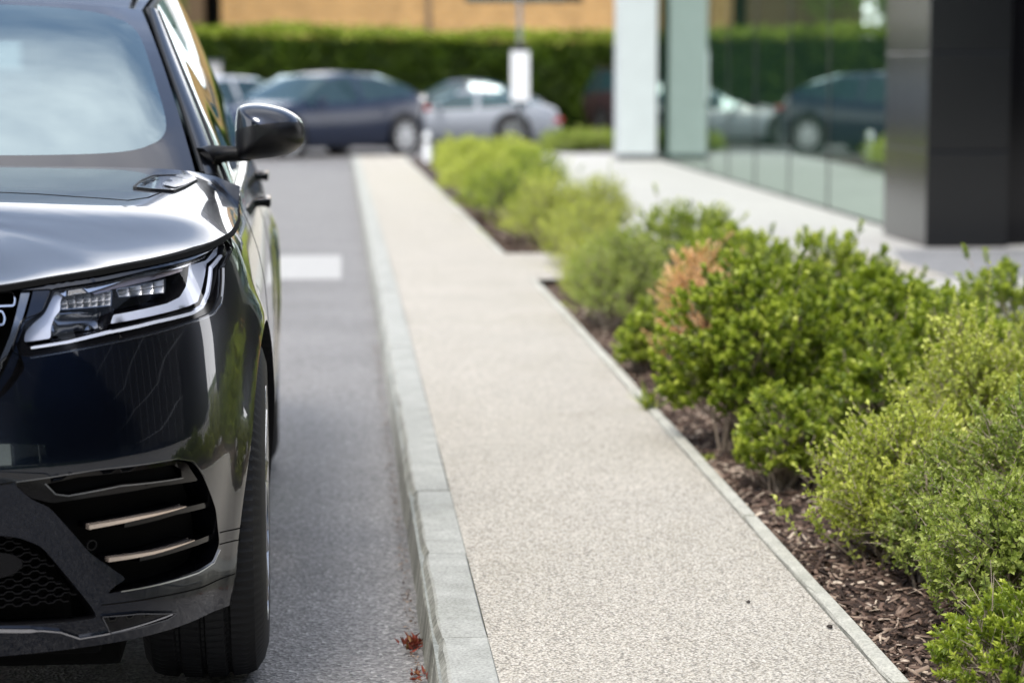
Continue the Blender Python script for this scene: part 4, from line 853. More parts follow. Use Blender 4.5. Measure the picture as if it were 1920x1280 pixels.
# inverse for the bonnet: photo pixel -> (u, v)
hu = np.linspace(.3, .93, 64); hvv = np.linspace(.08, 1.5, 143); HX = proj(W_(np.array([[HD(a_, b_) for b_ in hvv] for a_ in hu])))
def invh(px, py): d = (HX[..., 0] - px) ** 2 + (HX[..., 1] - py) ** 2; i, j = np.unravel_index(np.argmin(d), d.shape); return (hu[i], hvv[j])
HF = lambda u, v, d=0.0: HD(u, v, d)
for side in (1, -1):
    # seam between bonnet and lamp / wing: thin dark gap
    mb = MB(); rib(mb, [(s, T_(s) - .001) for s in np.arange(0.0, s_of_v(1.5), .03)], .012, -.014, .0014, side); mb.obj('bonnet_seam', M['matte_black'], suv)
    # vent blade near the screen
    vb = [invh(*p) for p in ((247, 353), (262, 340), (285, 331), (318, 330), (345, 331), (366, 334), (372, 341), (350, 353), (325, 360), (285, 359))]
    vb = roundc(vb, .01)
    patch('bonnet_vent', vb, lambda u, v: HD(u, v, .003), M['grey_metal'] if False else M['car_paint'], suv, side, .02)
    vent = MB(); rib(vent, vb + [vb[0]], .006, 0, .005, side, fn=HF); vent.obj('vent_surround', M['satin_black'], suv)
    iv = roundc([invh(*p) for p in ((306, 352), (318, 340), (340, 332), (365, 334), (366, 340), (348, 351), (325, 355))], .008)
    patch('vent_insert', iv, lambda u, v: HD(u, v, .006), M['plastic_white'] if False else M['chrome'], suv, side, .02)
    sl = [invh(*p) for p in ((0, 361), (70, 364), (139, 370), (190, 373), (240, 376), (275, 370), (310, 360))]
    sl = [(0, sl[0][1] - .01), (.3, sl[0][1] - .003)] + sl; mb = MB(); rib(mb, sl, .004, -.001, .0008, side, fn=HF); mb.obj('rear_seam', M['matte_black'], suv)
    # ---- headlamp
    hl = empty('headlight', (0, 0, 0)); hl.parent = suv
    mb = MB(); wall(mb, surr, OFF(0), OFF(-.03), side); wall(mb, lamp, OFF(-.004), OFF(-.075), side); mb.obj('housing_wall', M['satin_black'], hl)
    patch('bezel', surr, OFF(-.006), M['gloss_black'], hl, side, .02, holes=[lamp])
    patch('housing', lamp, OFF(-.07), M['lamp_dark'], hl, side, .03)
    q4 = lambda x, y: (x / 3.657, 412 + y / 3.657)
    lg1 = pxy([q4(*p) for p in ((1335, 312), (1450, 280), (1500, 215), (1535, 160), (1525, 240), (1455, 300), (1415, 500), (1395, 562), (1330, 592), (780, 716), (802, 655), (1180, 575), (1270, 530), (1312, 460))])
    patch('light_guide', roundc(lg1, .004), OFF(-.012), M['lamp_white'], hl, side, .02)
    mb = MB(); wall(mb, lg1, OFF(-.012), OFF(-.06), side); mb.obj('light_guide_wall', M['gloss_black'], hl)
    lg2 = pxy([q4(*p) for p in ((168, 848), (172, 800), (220, 705), (305, 662), (392, 500), (470, 500), (440, 570), (440, 625), (395, 680), (372, 745), (370, 820))])
    patch('inner_guide', roundc(lg2, .004), OFF(-.020), M['lamp_white'], hl, side, .02)
    mb = MB(); wall(mb, lg2, OFF(-.02), OFF(-.06), side); mb.obj('inner_guide_wall', M['grey_metal'], hl)
    tr_ = pxy([q4(*p) for p in ((395, 480), (850, 400), (1240, 326), (1400, 268), (1500, 190), (1440, 270), (1330, 318), (950, 396), (790, 452), (640, 500), (460, 528))])
    patch('upper_trim', tr_, OFF(-.014), M['chrome'], hl, side, .02)
    eye = pxy([q4(*p) for p in ((660, 500), (800, 450), (950, 402), (1328, 326), (1322, 352), (1000, 440), (820, 480), (690, 520))])
    patch('brow', eye, OFF(-.022), M['brow'], hl, side, .02); mb = MB(); wall(mb, eye, OFF(-.022), OFF(-.06), side); mb.obj('brow_edge', M['gloss_black'], hl)
    for cs4, nn, mm_ in (((q4(435, 530), q4(815, 490), q4(808, 592), q4(450, 622)), 7, 3), ((q4(850, 482), q4(1200, 408), q4(1196, 504), q4(866, 535)), 4, 2)):
        q = pxy(cs4); c4 = [np.array(p) for p in q]
        patch('reflector', q, OFF(-.055), M['lamp_dark'], hl, side, .03)
        bl = lambda f, g_: (c4[0] * (1 - f) + c4[1] * f) * (1 - g_) + (c4[3] * (1 - f) + c4[2] * f) * g_
        mb = MB()
        for k in range(nn):
            for r_ in range(mm_):
                f0, f1 = (k + .06) / nn, (k + .94) / nn; g0, g1 = (r_ + .06) / mm_, (r_ + .94) / mm_
                pq = [bl(f0, g0), bl(f1, g0), bl(f1, g1), bl(f0, g1)]; ctr = sum(pq) / 4
                v = [PB(p[0], p[1], -.024) for p in pq] + [PB(*(ctr + (p - ctr) * .35 + np.array([0, .002 * (-1) ** k])), -.044) for p in pq]; v = [(p[0] * side, p[1], p[2]) for p in v]
                mb.add(v, [(0, 1, 5, 4), (1, 2, 6, 5), (2, 3, 7, 6), (3, 0, 4, 7), (4, 5, 6, 7)])
        mb.obj('led_cell', M['lamp_reflector'], hl)
        mb = MB(); rib(mb, q + [q[0]], .0022, -.05, -.022, side); mb.obj('led_frame', M['grey_metal'], hl)
    q = pxy([q4(*p) for p in ((450, 640), (750, 645), (735, 750), (375, 815), (385, 740))]); patch('lower_lens', q, lambda s, z: PB(s, z, -.035 + .008 * math.sin(z * 420)), M['grey_metal'], hl, side, .008)
    mb = MB(); rib(mb, pxy([q4(*p) for p in ((800, 610), (770, 690), (735, 760))]), .008, -.06, -.012, side); rib(mb, pxy([q4(*p) for p in ((365, 835), (560, 805), (735, 762))]), .0035, -.04, -.014, side); mb.obj('divider', M['gloss_black'], hl)
    mb = MB(); rib(mb, pxy([q4(*p) for p in ((215, 880), (480, 838), (740, 775), (1080, 700), (1330, 640), (1400, 595), (1440, 505), (1462, 330), (1530, 245))]), .0065, -.008, -.002, side, taper=lambda t_: .5 + .5 * min(1, 4 * (1 - t_)) * min(1, .4 + 2 * t_)); mb.obj('bezel_sheen', M['lamp_white'], hl)  # pale colour stands in for the lit gloss along the bezel
    patch('lamp_cover', lamp, OFF(-.0015), M['lens'], hl, side, .02)
    # silver rib standing in for the highlight on the bumper's edge under the lamp
    mb = MB(); rib(mb, pxy([(56, 671), (219, 641), (345, 609), (400, 589), (415, 570), (419, 540), (420, 503)]), .0028, -.003, .0015, side); mb.obj('bumper_highlight', M['grey_metal'], suv)
    mb = MB(); rib(mb, pxy([(421, 447), (436, 466), (427, 486), (420, 503)]), .0022, -.004, .001, side); rib(mb, [inv(430, 440), inv(437, 466)], .002, -.004, .001, side); mb.obj('wing_seam', M['matte_black'], suv)
    # ---- grille
    gr = empty('front_grille', (0, 0, 0)); gr.parent = suv
    patch('grille_back', gril, OFF(-.075), M['matte_black'], gr, side, .04)
    mb = MB(); wall(mb, gril, OFF(0), OFF(-.07), side); mb.obj('grille_wall', M['gloss_black'], gr)
    bar = pxy([(42, 544), (60, 541), (34, 625), (0, 700), (0, 678), (20, 630)]); patch('grille_frame', bar, OFF(-.008), M['grey_metal'], gr, side, .02)
    bar2 = pxy([(64, 543), (98, 541), (82, 582), (44, 606), (30, 640), (37, 668), (22, 705), (0, 735), (0, 712), (38, 632)]); patch('grille_side_panel', bar2, OFF(-.004), M['car_paint'], gr, side, .02)
    mb = MB()
    gi = [(.0, .69), (.33, .71)] + pxy([(0, 672), (14, 630), (36, 545)]) + [(.0, T_(0) - .012)]; GI = np.array(gi)
    for r_ in range(7):
        zz = .715 + r_ * .034
        for k in range(12):
            cx = k * .052 + (.026 if r_ % 2 else 0); w0, h0 = .021, .0125
            if not all(inside(GI, cx + a_, zz + b_) for a_, b_ in ((w0, 0), (0, h0), (0, -h0))): continue
            rib(mb, roundc([(cx - w0, zz - h0), (cx + w0 * .8, zz - h0), (cx + w0, zz), (cx + w0 * .8, zz + h0), (cx - w0, zz + h0)], .004) + [(cx - w0 + .004, zz - h0)], .0045, -.045, -.02, side)
    mb.obj('mesh_cells', M['chrome'], gr)
    mb = MB()
    for r_ in range(8): rib(mb, [(0, .698 + r_ * .034), (min(.5, .36 + r_ * .022), .698 + r_ * .034)], .006, -.07, -.03, side)
    mb.obj('grille_bar', M['satin_black'], gr)
    # ---- lower corner intake with blades
    it = empty('bumper_intake', (0, 0, 0)); it.parent = suv
    patch('intake_back', intake, OFF(-.055), M['matte_black'], it, side, .03)
    mb = MB(); wall(mb, intake, OFF(-.001), OFF(-.055), side); mb.obj('intake_wall', M['gloss_black'], it)
    up = roundc(pxy([(24, 906), (180, 884), (332, 863), (357, 868), (366, 884), (378, 901), (300, 912), (180, 932), (100, 944), (58, 934)]), .008)
    fl = roundc(pxy([(88, 908), (150, 895), (330, 871), (345, 880), (348, 895), (230, 908), (130, 928), (105, 926)]), .006)
    patch('upper_blade', up, OFF(-.008), M['gloss_black'], it, side, .02, holes=[fl]); patch('fog_lamp', fl, OFF(-.024), M['matte_black'], it, side, .02)
    mb = MB(); wall(mb, up, OFF(-.008), OFF(-.05), side); mb.obj('blade_edge', M['gloss_black'], it)
    mb = MB(); rib(mb, pxy([(86, 907), (106, 927), (130, 930), (230, 911), (348, 896)]), .0028, -.012, -.005, side); rib(mb, pxy([(30, 903), (180, 880), (332, 859), (362, 864), (386, 896)]), .0022, -.003, .001, side); mb.obj('blade_line', M['grey_metal'], it)
    for ln, xx in (([(166, 988), (265, 969), (347, 949)], (300, 385, 975, 942, 952, 961)), ([(203, 1049), (285, 1036), (363, 1012)], (285, 400, 1036, 1003, 1014, 1030))):
        mb = MB(); rib(mb, pxy(ln), .011, -.052, -.013, side); mb.obj('blade', M['gloss_black'], it); mb = MB(); rib(mb, pxy(ln), .010, -.0125, .003, side, taper=lambda t_: 1.0 - .8 * t_ ** 1.4); b_ = mb.obj('blade_trim', M['copper'], it)
    mb = MB(); rib(mb, pxy([(240, 985), (340, 960), (405, 944)]), .014, -.05, -.012, side); rib(mb, pxy([(270, 1048), (360, 1024), (410, 1005)]), .014, -.05, -.012, side); mb.obj('blade', M['gloss_black'], it)
    # sensor
    cs = inv(171, 1021); mb = MB()
    ring = [(cs[0] + .0095 * math.cos(a), cs[1] + .0095 * math.sin(a)) for a in np.linspace(0, 2 * math.pi, 20)]; rib(mb, ring, .003, 0, .004, side); mb.obj('parking_sensor', M['gloss_black'], suv)
    # ---- lower mesh grille
    lg = empty('lower_grille', (0, 0, 0)); lg.parent = suv
    patch('grille_back', lowg, OFF(-.06), M['matte_black'], lg, side, .04); mb = MB(); wall(mb, lowg, OFF(0), OFF(-.06), side); mb.obj('grille_wall', M['satin_black'], lg)
    mb = MB(); LP_ = np.array(lowg)
    for r_ in range(13):
        z0 = .338 + r_ * .0125
        for k in range(24):
            cx = .0 + k * .034 + (.017 if r_ % 2 else 0)
            seg_ = [(cx - .017, z0), (cx - .011, z0 + .0055), (cx + .0, z0 + .0055), (cx + .006, z0), (cx + .017, z0)]
            if cx > .017 and all(inside(LP_, *p) for p in seg_): rib(mb, seg_, .0022, -.03, -.012, side)
    mb.obj('mesh', M['satin_black'], lg)
    mb = MB(); cr_ = inv(0, 1061); q = [(cr_[0] - .03 + .075 * math.cos(a), cr_[1] + .028 * math.sin(a)) for a in np.linspace(0, 2 * math.pi, 26, endpoint=False)]
    patch('radar_cover', q, OFF(-.008), M['gloss_black'], lg, side, .02)
    # ---- splitter lip and corner winglet
    mb = MB(); rib(mb, [(.0, .318), (.3, .318)] + pxy([(0, 1181), (80, 1181), (112, 1184), (148, 1196), (200, 1187), (320, 1150)]), .006, -.012, .006, side, taper=lambda t_: 1.6 if t_ < .62 else .7); mb.obj('splitter_trim', M['chrome'], suv)
    wl = roundc(pxy([(189, 1155), (260, 1149), (327, 1149), (310, 1160), (250, 1177), (204, 1187)]), .004)
    patch('winglet', wl, OFF(.004), M['gloss_black'], suv, side, .02); mb = MB(); rib(mb, wl + [wl[0]], .0022, 0, .0065, side); mb.obj('winglet_edge', M['grey_metal'], suv)
    # shut lines
    mb = MB(); rib(mb, pxy([(0, 908), (12, 906), (24, 904)]), .0035, -.002, .0008, side); rib(mb, pxy([(412, 998), (440, 992), (464, 972)]), .0028, -.002, .0008, side); rib(mb, pxy([(412, 1020), (440, 1013), (463, 1000)]), .0028, -.002, .0008, side)
    rib(mb, [(0, inv(0, 908)[1] + .002), (.3, inv(0, 908)[1] + .001), inv(0, 908)], .0035, -.002, .0008, side)
    mb.obj('shut_line', M['matte_black'], suv); mb = MB(); rib(mb, pxy([(190, 1134), (300, 1118), (380, 1100), (440, 1075)]), .0025, -.002, .0008, side); mb.obj('shut_line', M['matte_black'], suv)
    for v_ in (1.62, 2.72, 3.55):
        mb = MB(); rib(mb, [(s_of_v(v_), .34), (s_of_v(v_), .7), (s_of_v(v_) - .01, T_(s_of_v(v_)))], .005, -.002, .0008, side); mb.obj('shut_line', M['matte_black'], suv)
    # bright pocket line of the intake
    mb = MB(); rib(mb, pxy([(226, 1108), (300, 1094), (370, 1073), (400, 1054), (411, 1030)]), .0035, -.004, .003, side, taper=lambda t_: 1.2 - .8 * abs(t_ - .5)); mb.obj('pocket_edge', M['chrome'], suv)
    # arch lips and liners
    for sc0 in (sA, sB):
        mb = MB(); wall(mb, [(sc0 + RA * math.cos(a), .385 + RA * math.sin(a)) for a in np.linspace(-.35, math.pi + .35, 50)], OFF(.0), OFF(-.05), side, False); mb.obj('arch_lip', M['satin_black'], suv)
    for vc in (.90, 3.77):
        mb = MB(); aa = np.linspace(-.3, math.pi + .3, 30); v = [(side * x, vc + .425 * math.cos(a), .385 + .425 * math.sin(a)) for a in aa for x in (.88, .55)]
        mb.add(v, [(2 * i, 2 * i + 1, 2 * i + 3, 2 * i + 2) for i in range(29)]); mb.obj('arch_liner', M['matte_black'], suv)
# ---- screen, pillars, roof, side glass
def loft(A, B, na=24, nb=14, bulge=.0, dirv=(0, -.5, .85)):
    A = np.array(dens(A, .01, False)); B = np.array(dens(B, .01, False)); ta = np.linspace(0, 1, len(A)); tb = np.linspace(0, 1, len(B)); g_ = np.zeros((na + 1, nb + 1, 3))
    for i in range(na + 1):
        a = np.array([np.interp(i / na, ta, A[:, k]) for k in range(3)]); b = np.array([np.interp(i / na, tb, B[:, k]) for k in range(3)])
        for j in range(nb + 1): t_ = j / nb; g_[i, j] = a * (1 - t_) + b * t_ + np.array(dirv) * bulge * 4 * t_ * (1 - t_)
    return g_
def cat3(P, n=8):
    P = np.array(P, float); P = np.vstack([2 * P[0] - P[1], P, 2 * P[-1] - P[-2]]); o = []
    for i in range(1, len(P) - 2):
        for t in np.linspace(0, 1, n, endpoint=False):
            p0, p1, p2, p3 = P[i - 1:i + 3]; o.append(.5 * ((2 * p1) + (-p0 + p2) * t + (2 * p0 - 5 * p1 + 4 * p2 - p3) * t * t + (-p0 + 3 * p1 - 3 * p2 + p3) * t ** 3))
    o.append(P[-2]); return np.array(o)
base = cat3([(-.785, 1.62, 1.092), (-.70, 1.55, 1.10), (-.5, 1.47, 1.108), (-.25, 1.43, 1.112), (0, 1.42, 1.114), (.25, 1.43, 1.112), (.5, 1.47, 1.108), (.70, 1.55, 1.10), (.785, 1.62, 1.092)])
topl = cat3([(-.612, 2.38, 1.508), (-.5, 2.31, 1.520), (-.25, 2.26, 1.530), (0, 2.245, 1.532), (.25, 2.26, 1.530), (.5, 2.31, 1.520), (.612, 2.38, 1.508)])
gw = loft(base, topl, 64, 40, .035)
def grid_faces(g_, test):
    na, nb = g_.shape[0] - 1, g_.shape[1] - 1; v = g_.reshape(-1, 3)
    F_ = [(i * (nb + 1) + j, (i + 1) * (nb + 1) + j, (i + 1) * (nb + 1) + j + 1, i * (nb + 1) + j + 1) for i in range(na) for j in range(nb) if test((i + .5) / na, (j + .5) / nb)]
    used = sorted({i for q in F_ for i in q}); mp2 = {i: j for j, i in enumerate(used)}; return v[used], [tuple(mp2[i] for i in q) for q in F_]
def clear_zone(a, b):
    x = abs(a * 2 - 1) / (.885 + .02 * b); y = abs((b - .515) / .445); return x ** 7 + y ** 7 < 1
# smooth border between clear glass and black band: move grid vertices onto it
na, nb = 64, 40
def gwp(a, b):
    x = min(max(a, 0), 1) * na; y = min(max(b, 0), 1) * nb; i = min(int(x), na - 1); j = min(int(y), nb - 1); x -= i; y -= j
    return gw[i, j] * (1 - x) * (1 - y) + gw[i + 1, j] * x * (1 - y) + gw[i, j + 1] * (1 - x) * y + gw[i + 1, j + 1] * x * y
loop_ = []
for th in np.linspace(0, 2 * math.pi, 160, endpoint=False):
    c_, s_ = math.cos(th), math.sin(th); ex_ = .34 if s_ > 0 else .30; y_ = math.copysign(abs(s_) ** ex_, s_); x_ = math.copysign(abs(c_) ** ex_, c_); b_ = .51 + .455 * y_; loop_.append((.5 + .5 * x_ * (.945 + .01 * b_), b_))
outl = dens([(0, 0), (1, 0), (1, 1), (0, 1)], 1 / 60); V2, T2 = cdt([outl, loop_], [(i / 60, j / 30) for i in range(1, 60) for j in range(1, 30)])
fin = [t_ for t_ in T2 if inside(loop_, *np.mean([V2[i] for i in t_], 0))]; fout = [t_ for t_ in T2 if not inside(loop_, *np.mean([V2[i] for i in t_], 0))]
tri_obj('windscreen', V2, fin, gwp, M['windscreen'], suv, 1); tri_obj('windscreen_border', V2, fout, gwp, M['frit'], suv, 1)
railp = [(.612, 2.38, 1.508), (.63, 2.60, 1.555), (.64, 2.95, 1.595), (.63, 3.5, 1.60), (.60, 4.1, 1.565), (.56, 4.45, 1.49)]
rail = cat3(railp)
mb = MB(); v = []; rows = 40; cols = 14
for i in range(rows + 1):
    t_ = i / rows; p = np.array([np.interp(t_, np.linspace(0, 1, len(rail)), rail[:, k]) for k in range(3)]); vc = 2.245 + (4.45 - 2.245) * t_; front = (2.38 - 2.245) * (1 - t_) ** 2
    for j in range(cols * 2 + 1):
        q = (j - cols) / cols; v.append((q * p[0], p[1] - (1 - q * q) * .13 * (1 - t_), p[2] + (1 - q * q) * (.024 + .03 * math.sin(math.pi * t_))))
n = cols * 2 + 1; mesh('roof', v, [(i * n + j, i * n + j + 1, (i + 1) * n + j + 1, (i + 1) * n + j) for i in range(rows) for j in range(n - 1)], M['car_paint'], suv, smooth=True)
for side in (1, -1):
    S_ = lambda P: [(p[0] * side, p[1], p[2]) for p in P]
    # roof rail
    mb = MB(); mb.tube(S_([(.585, 2.44, 1.545), (.59, 2.6, 1.575), (.60, 2.95, 1.625), (.59, 3.5, 1.635), (.56, 4.1, 1.60), (.53, 4.35, 1.555)]), [.008, .014, .014, .014, .014, .008], 10); autosmooth(mb.obj('roof_rail', M['grey_metal'], suv))
    # A pillar: flat painted blade from cowl to roof, with the black gutter beside it
    pil = cat3([(.800, 1.62, 1.088), (.735, 1.90, 1.255), (.672, 2.17, 1.40), (.625, 2.39, 1.512)]); out2 = cat3([(.862, 1.665, 1.062), (.785, 1.95, 1.235), (.712, 2.22, 1.385), (.655, 2.43, 1.505), ])
    g_ = loft(pil, out2, 30, 6, .010, (.55, -.5, .6)); g_[..., 0] *= side; v, f = grid_faces(g_, lambda a, b: True); mesh('a_pillar', v, f, M['car_paint'], suv, smooth=True)
    mb = MB(); mb.tube(S_([tuple(p + np.array([.004, 0, .001])) for p in pil]), .006, 6); mb.obj('screen_gutter', M['satin_black'], suv)
    mb = MB(); mb.tube(S_([tuple(p) for p in out2]), .007, 6); mb.tube(S_([tuple(p + np.array([.02, .01, -.004])) for p in rail]), .010, 6); mb.obj('door_frame', M['satin_black'], suv)
    # side windows
    up_ = np.vstack([out2, rail[6:] + np.array([.022, .0, -.012])]); 
    def topat(v0): return np.array([np.interp(v0, up_[:, 1], up_[:, k]) for k in range(3)])
    vs_ = np.linspace(1.68, 4.42, 60); 
    lowp = [PB(s_of_v(v0), T_(s_of_v(v0)), -.012) for v0 in vs_]; g_ = np.zeros((60, 9, 3))
    for i, v0 in enumerate(vs_):
        a = lowp[i]; b = topat(v0); b = np.array([b[0], v0, b[2]])
        for j in range(9): t_ = j / 8; g_[i, j] = a * (1 - t_) + b * t_ + np.array([.014 * 4 * t_ * (1 - t_), 0, 0])
    g_[..., 0] *= side
    for lo, hi in ((1.68, 2.66), (2.74, 3.58), (3.64, 4.42)):
        v, f = grid_faces(g_, lambda a, b: lo <= 1.68 + (4.42 - 1.68) * a <= hi); mesh('side_window', v, f, M['side_glass'], suv, smooth=True)
    for lo, hi in ((2.66, 2.74), (3.58, 3.64)):
        v, f = grid_faces(g_, lambda a, b: lo <= 1.68 + (4.42 - 1.68) * a <= hi); mesh('door_pillar', v, f, M['gloss_black'], suv, smooth=True)
    mb = MB(); rib(mb, [(s, T_(s) - .004) for s in np.arange(s_of_v(1.66), s_of_v(4.4), .05)], .016, -.01, .006, side); mb.obj('window_trim', M['grey_metal'], suv)
    # shoulder crease / cladding along the sill
    mb = MB(); rib(mb, [(s, .30) for s in np.arange(s_of_v(1.38), s_of_v(3.3), .05)], .05, -.01, .010, side); mb.obj('sill', M['satin_black'], suv)
    # cowl corner filler
    q = [(.90, 1.47, HD(.90, 1.465)[2]), (.84, 1.49, 1.07), (.862, 1.665, 1.06), (.905, 1.70, 1.035)]
    mb = MB(); mb.add(S_(q), [(0, 1, 2, 3) if side > 0 else (3, 2, 1, 0)]); mb.add(S_([(.84, 1.49, HD(.84, 1.485)[2]), (.78, 1.485, HD(.78, 1.48)[2]), (.79, 1.62, 1.088), (.862, 1.665, 1.062)]), [(0, 1, 2, 3) if side > 0 else (3, 2, 1, 0)]); mb.obj('cowl_corner', M['gloss_black'], suv)
    # extended door handles
    for v0, z0 in ((2.58, .99), (3.45, 1.025)):
        s0 = s_of_v(v0); a = PB(s0, z0 - .03, .0); mb = MB(); o_ = .034
        mb.box(((a[0] + o_) * side, a[1] + .09, a[2]), (.016, .20, .026), bev=.005); mb.box(((a[0] + o_ / 2) * side, a[1] + .17, a[2]), (o_ + .01, .025, .022), bev=.004); mb.box(((a[0] + o_ / 2) * side, a[1] + .01, a[2]), (o_ + .01, .025, .022), bev=.004)
        mb.obj('door_handle', M['gloss_black'], suv)
    # wing mirror
    my = 1.74; loc = lambda px, py: (lambda w: ((w - np.array([NX, NY, 0])) @ RM))(on_y(px, py, NY + my))
    ol = [(443, 214), (447, 202), (462, 196), (485, 195), (508, 198), (532, 204), (552, 214), (565, 226), (571, 242), (570, 262), (562, 276), (546, 287), (520, 295), (490, 299), (462, 301), (444, 296), (441, 270), (441, 240)]
    O2 = np.array([loc(*p) for p in ol]); ctr = O2.mean(0); sub = []
    n0 = len(O2)
    for i in range(n0):
        p0, p1, p2, p3 = O2[i - 1], O2[i], O2[(i + 1) % n0], O2[(i + 2) % n0]
        for t in (0, .33, .66): sub.append(.5 * ((2 * p1) + (-p0 + p2) * t + (2 * p0 - 5 * p1 + 4 * p2 - p3) * t * t + (-p0 + 3 * p1 - 3 * p2 + p3) * t ** 3))
    sub = np.array(sub); ns = len(sub); lay = [(-.085, .25), (-.078, .50), (-.062, .72), (-.042, .86), (-.018, .955), (.01, .995), (.035, 1.0), (.055, .975), (.06, .93)]
    mr = empty('wing_mirror', (0, 0, 0)); mr.parent = suv; V = []
    for dy, k in lay:
        for p in sub: q = ctr + (p - ctr) * k; V.append((q[0] * side, q[1] + dy, q[2]))
    V.append((ctr[0] * side, ctr[1] - .088, ctr[2])); ci = len(V) - 1
    Fa = [(i * ns + j, i * ns + (j + 1) % ns, (i + 1) * ns + (j + 1) % ns, (i + 1) * ns + j) for i in range(len(lay) - 1) for j in range(ns)] + [(ci, (j + 1) % ns, j) for j in range(ns)]
    if side < 0: Fa = [x[::-1] for x in Fa]
    za, zb_ = loc(448, 240)[2], loc(568, 226)[2]; xa, xb = loc(448, 240)[0], loc(568, 226)[0]
    def upq(fc_): c = np.mean([V[i] for i in fc_], 0); return c[2] > za + (zb_ - za) * (abs(c[0]) - xa) / (xb - xa)
    lw = lambda k: Vector(((xa, xb)[k] * side, 0, (za, zb_)[k])); nv = Vector((0, 1, 0)).cross(lw(1) - lw(0)).normalized(); nv = nv if nv.z > 0 else -nv; nv = (nv + Vector((0, .12, 0))).normalized(); p0v = (lw(0) + lw(1)) / 2; p0v.y = ctr[1] - .05
    for nm_, mt_, inn, outr in (('mirror_cap', M['car_paint'], True, False), ('mirror_housing', M['satin_black'], False, True)):
        o = mesh(nm_, V, Fa, mt_, mr); bm = bmesh.new(); bm.from_mesh(o.data); bmesh.ops.bisect_plane(bm, geom=bm.verts[:] + bm.edges[:] + bm.faces[:], plane_co=p0v, plane_no=nv, clear_inner=inn, clear_outer=outr); bm.to_mesh(o.data); bm.free(); autosmooth(o, 50)
    nl = (len(lay) - 1) * ns; mesh('mirror_glass', [V[nl + j] for j in range(ns)], [tuple(range(ns)) if side < 0 else tuple(range(ns))[::-1]], M['chrome'], mr)
    a0, a1, a2 = loc(397, 290), loc(425, 289), loc(470, 288); 
    mb = MB(); mb.tube(S_([tuple(a0 + np.array([-.02, -.02, -.012])), tuple(a0), tuple(a1), tuple(a2)]), [.034, .026, .021, .020], 10); autosmooth(mb.obj('mirror_arm', M['satin_black'], mr), 60)
    # wheels
    for vc in (.90, 3.77):
        wh = empty('wheel', (side * .962, vc, .385)); wh.parent = suv; r = .385; K = 330; V = []
        prof = [(-.262, .262), (-.268, .30), (-.262, .345), (-.245, .371), (-.225, .379), (-.195, .382), (-.190, .374), (-.184, .374), (-.179, .3835), (-.140, .385), (-.136, .376), (-.130, .376), (-.126, .385), (-.088, .3835), (-.083, .374), (-.077, .374), (-.072, .382), (-.042, .379), (-.022, .371), (-.005, .345), (.004, .312), (.0, .275), (-.008, .262)]
        for k in range(K):
            a = 2 * math.pi * k / K
            for i, (x, rr_) in enumerate(prof):
                ph = (k + int(abs(x + .131) * 60)) % 3; cut = .0055 if (ph == 0 and rr_ > .368 and rr_ < .3846) else 0
                V.append((x * side, (rr_ - cut) * math.cos(a), (rr_ - cut) * math.sin(a)))
        m_ = len(prof); Fa = [(k * m_ + i, k * m_ + i + 1, ((k + 1) % K) * m_ + i + 1, ((k + 1) % K) * m_ + i) for k in range(K) for i in range(m_ - 1)]
        if side < 0: Fa = [x[::-1] for x in Fa]
        ty = mesh('tyre', V, Fa, M['rubber'], wh); autosmooth(ty, 28)
        mb = MB(); mb.lathe([(-.24, .265), (-.01, .265), (.003, .262), (.002, .252), (-.012, .245), (-.06, .240), (-.24, .235)], 72); mb.v = [(p[0] * side, p[1], p[2]) for p in mb.v]; autosmooth(mb.obj('rim', M['silver_rim'], wh))
        mb = MB()
        for k in range(10):
            a = 2 * math.pi * k / 10 + .1
            for da in (-.08, .08): mb.tube([(-.02, .05 * math.cos(a), .05 * math.sin(a)), (-.012, .14 * math.cos(a + da), .14 * math.sin(a + da)), (-.010, .25 * math.cos(a + da * 1.3), .25 * math.sin(a + da * 1.3))], [.014, .011, .013], 6)
        mb.v = [(p[0] * side, p[1], p[2]) for p in mb.v]; mb.obj('spokes', M['silver_rim'], wh)
        mb = MB(); mb.lathe([(-.10, .17), (-.10, .0)], 40); mb.lathe([(-.03, 0.055), (.0, .045), (.003, 0)], 24); mb.v = [(p[0] * side, p[1], p[2]) for p in mb.v]; mb.obj('hub', M['grey_metal'], wh)
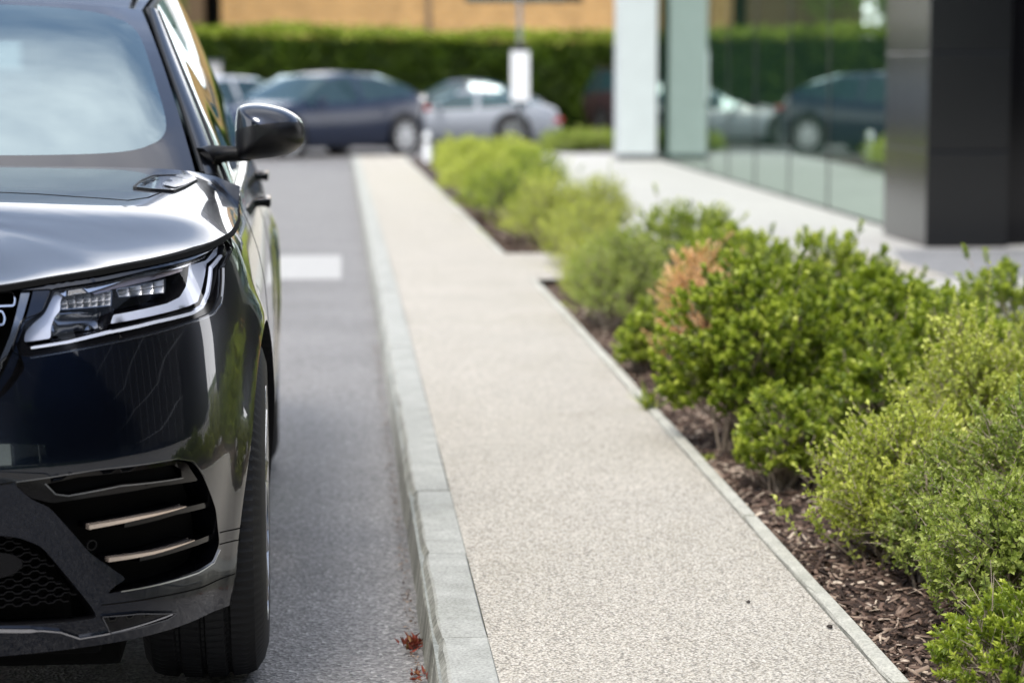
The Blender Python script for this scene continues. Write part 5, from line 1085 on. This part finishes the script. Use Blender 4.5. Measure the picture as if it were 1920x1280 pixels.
# interior hints, underbody, rear
mb = MB(); mb.box((0, 2.3, .46), (1.32, 3.9, .40), bev=.05); mb.box((0, .75, .62), (1.0, .9, .5), bev=.05); mb.box((0, .42, .31), (1.2, .5, .10), bev=.02); mb.box((0, 2.3, .195), (1.36, 4.0, .05), bev=.01); mb.box((0, .34, .235), (1.30, .30, .03), bev=.012); mb.obj('underbody', M['matte_black'], suv)  # low flat plates added under the floor to darken the road beneath
mb = MB(); mb.box((0, 1.95, .92), (1.5, .55, .22), bev=.06); mb.obj('dashboard', M['satin_black'], suv)
for x in (-.38, .38):
    mb = MB(); mb.box((x, 2.95, .98), (.50, .16, .62), bev=.07, M=Matrix.Rotation(-.22, 4, 'X')); mb.box((x, 3.06, 1.36), (.26, .10, .17), bev=.045); autosmooth(mb.obj('seat', mat('seat_leather', (.16, .15, .14), .6), suv))
rl = [PB(s, T_(s)) for s in np.arange(s_of_v(4.42), SMAX, .03)] + [PB(SMAX, T_(SMAX))]; rl = [tuple(p) for p in rl]; rl = [(-p[0], p[1], p[2]) for p in rl] + [(p[0], p[1], p[2]) for p in rl[::-1][1:]]
tpz = [(q * .56, 4.45, 1.49 + (1 - q * q) * .024) for q in np.linspace(-1, 1, 20)]
g_ = loft(rl, tpz, 40, 12, .03, (0, .6, .4)); v, f = grid_faces(g_, lambda a, b: .12 < a < .88 and .1 < b < .85); mesh('rear_window', v, f, M['side_glass'], suv, smooth=True)
v, f = grid_faces(g_, lambda a, b: not (.12 < a < .88 and .1 < b < .85)); mesh('tailgate', v, f, M['car_paint'], suv, smooth=True)
for side in (1, -1):
    mb = MB(); rib(mb, [(s, .90) for s in np.arange(s_of_v(4.45), s_of_v(4.45) + .5, .03)], .07, -.01, .008, side); mb.obj('tail_light', M['red_lens'], suv)
# small raised lettering on the vent blade of the kerb side
fc = bpy.data.curves.new('vent_lettering', 'FONT'); fc.body = 'RANGE ROVER'; fc.size = .017; fc.space_character = 1.35; fc.extrude = .0004; fc.align_x = 'CENTER'; fc.align_y = 'CENTER'
fo = bpy.data.objects.new('vent_lettering', fc); COL.objects.link(fo); fo.parent = suv; a = invh(258, 352); b = invh(300, 332); pa, pb = HD(*a, .0055), HD(*b, .0055); dr = Vector(pb - pa).normalized(); c = invh(281, 342); pc_ = HD(*c, .0058)
nrm = Vector(np.cross(HD(c[0] + .01, c[1]) - HD(*c), HD(c[0], c[1] + .01) - HD(*c))).normalized(); yv = nrm.cross(dr); mm = Matrix((dr, yv, nrm)).transposed().to_4x4(); mm.translation = Vector(pc_); fo.matrix_local = mm; fc.materials.append(M['satin_black']); text_mesh(fo)
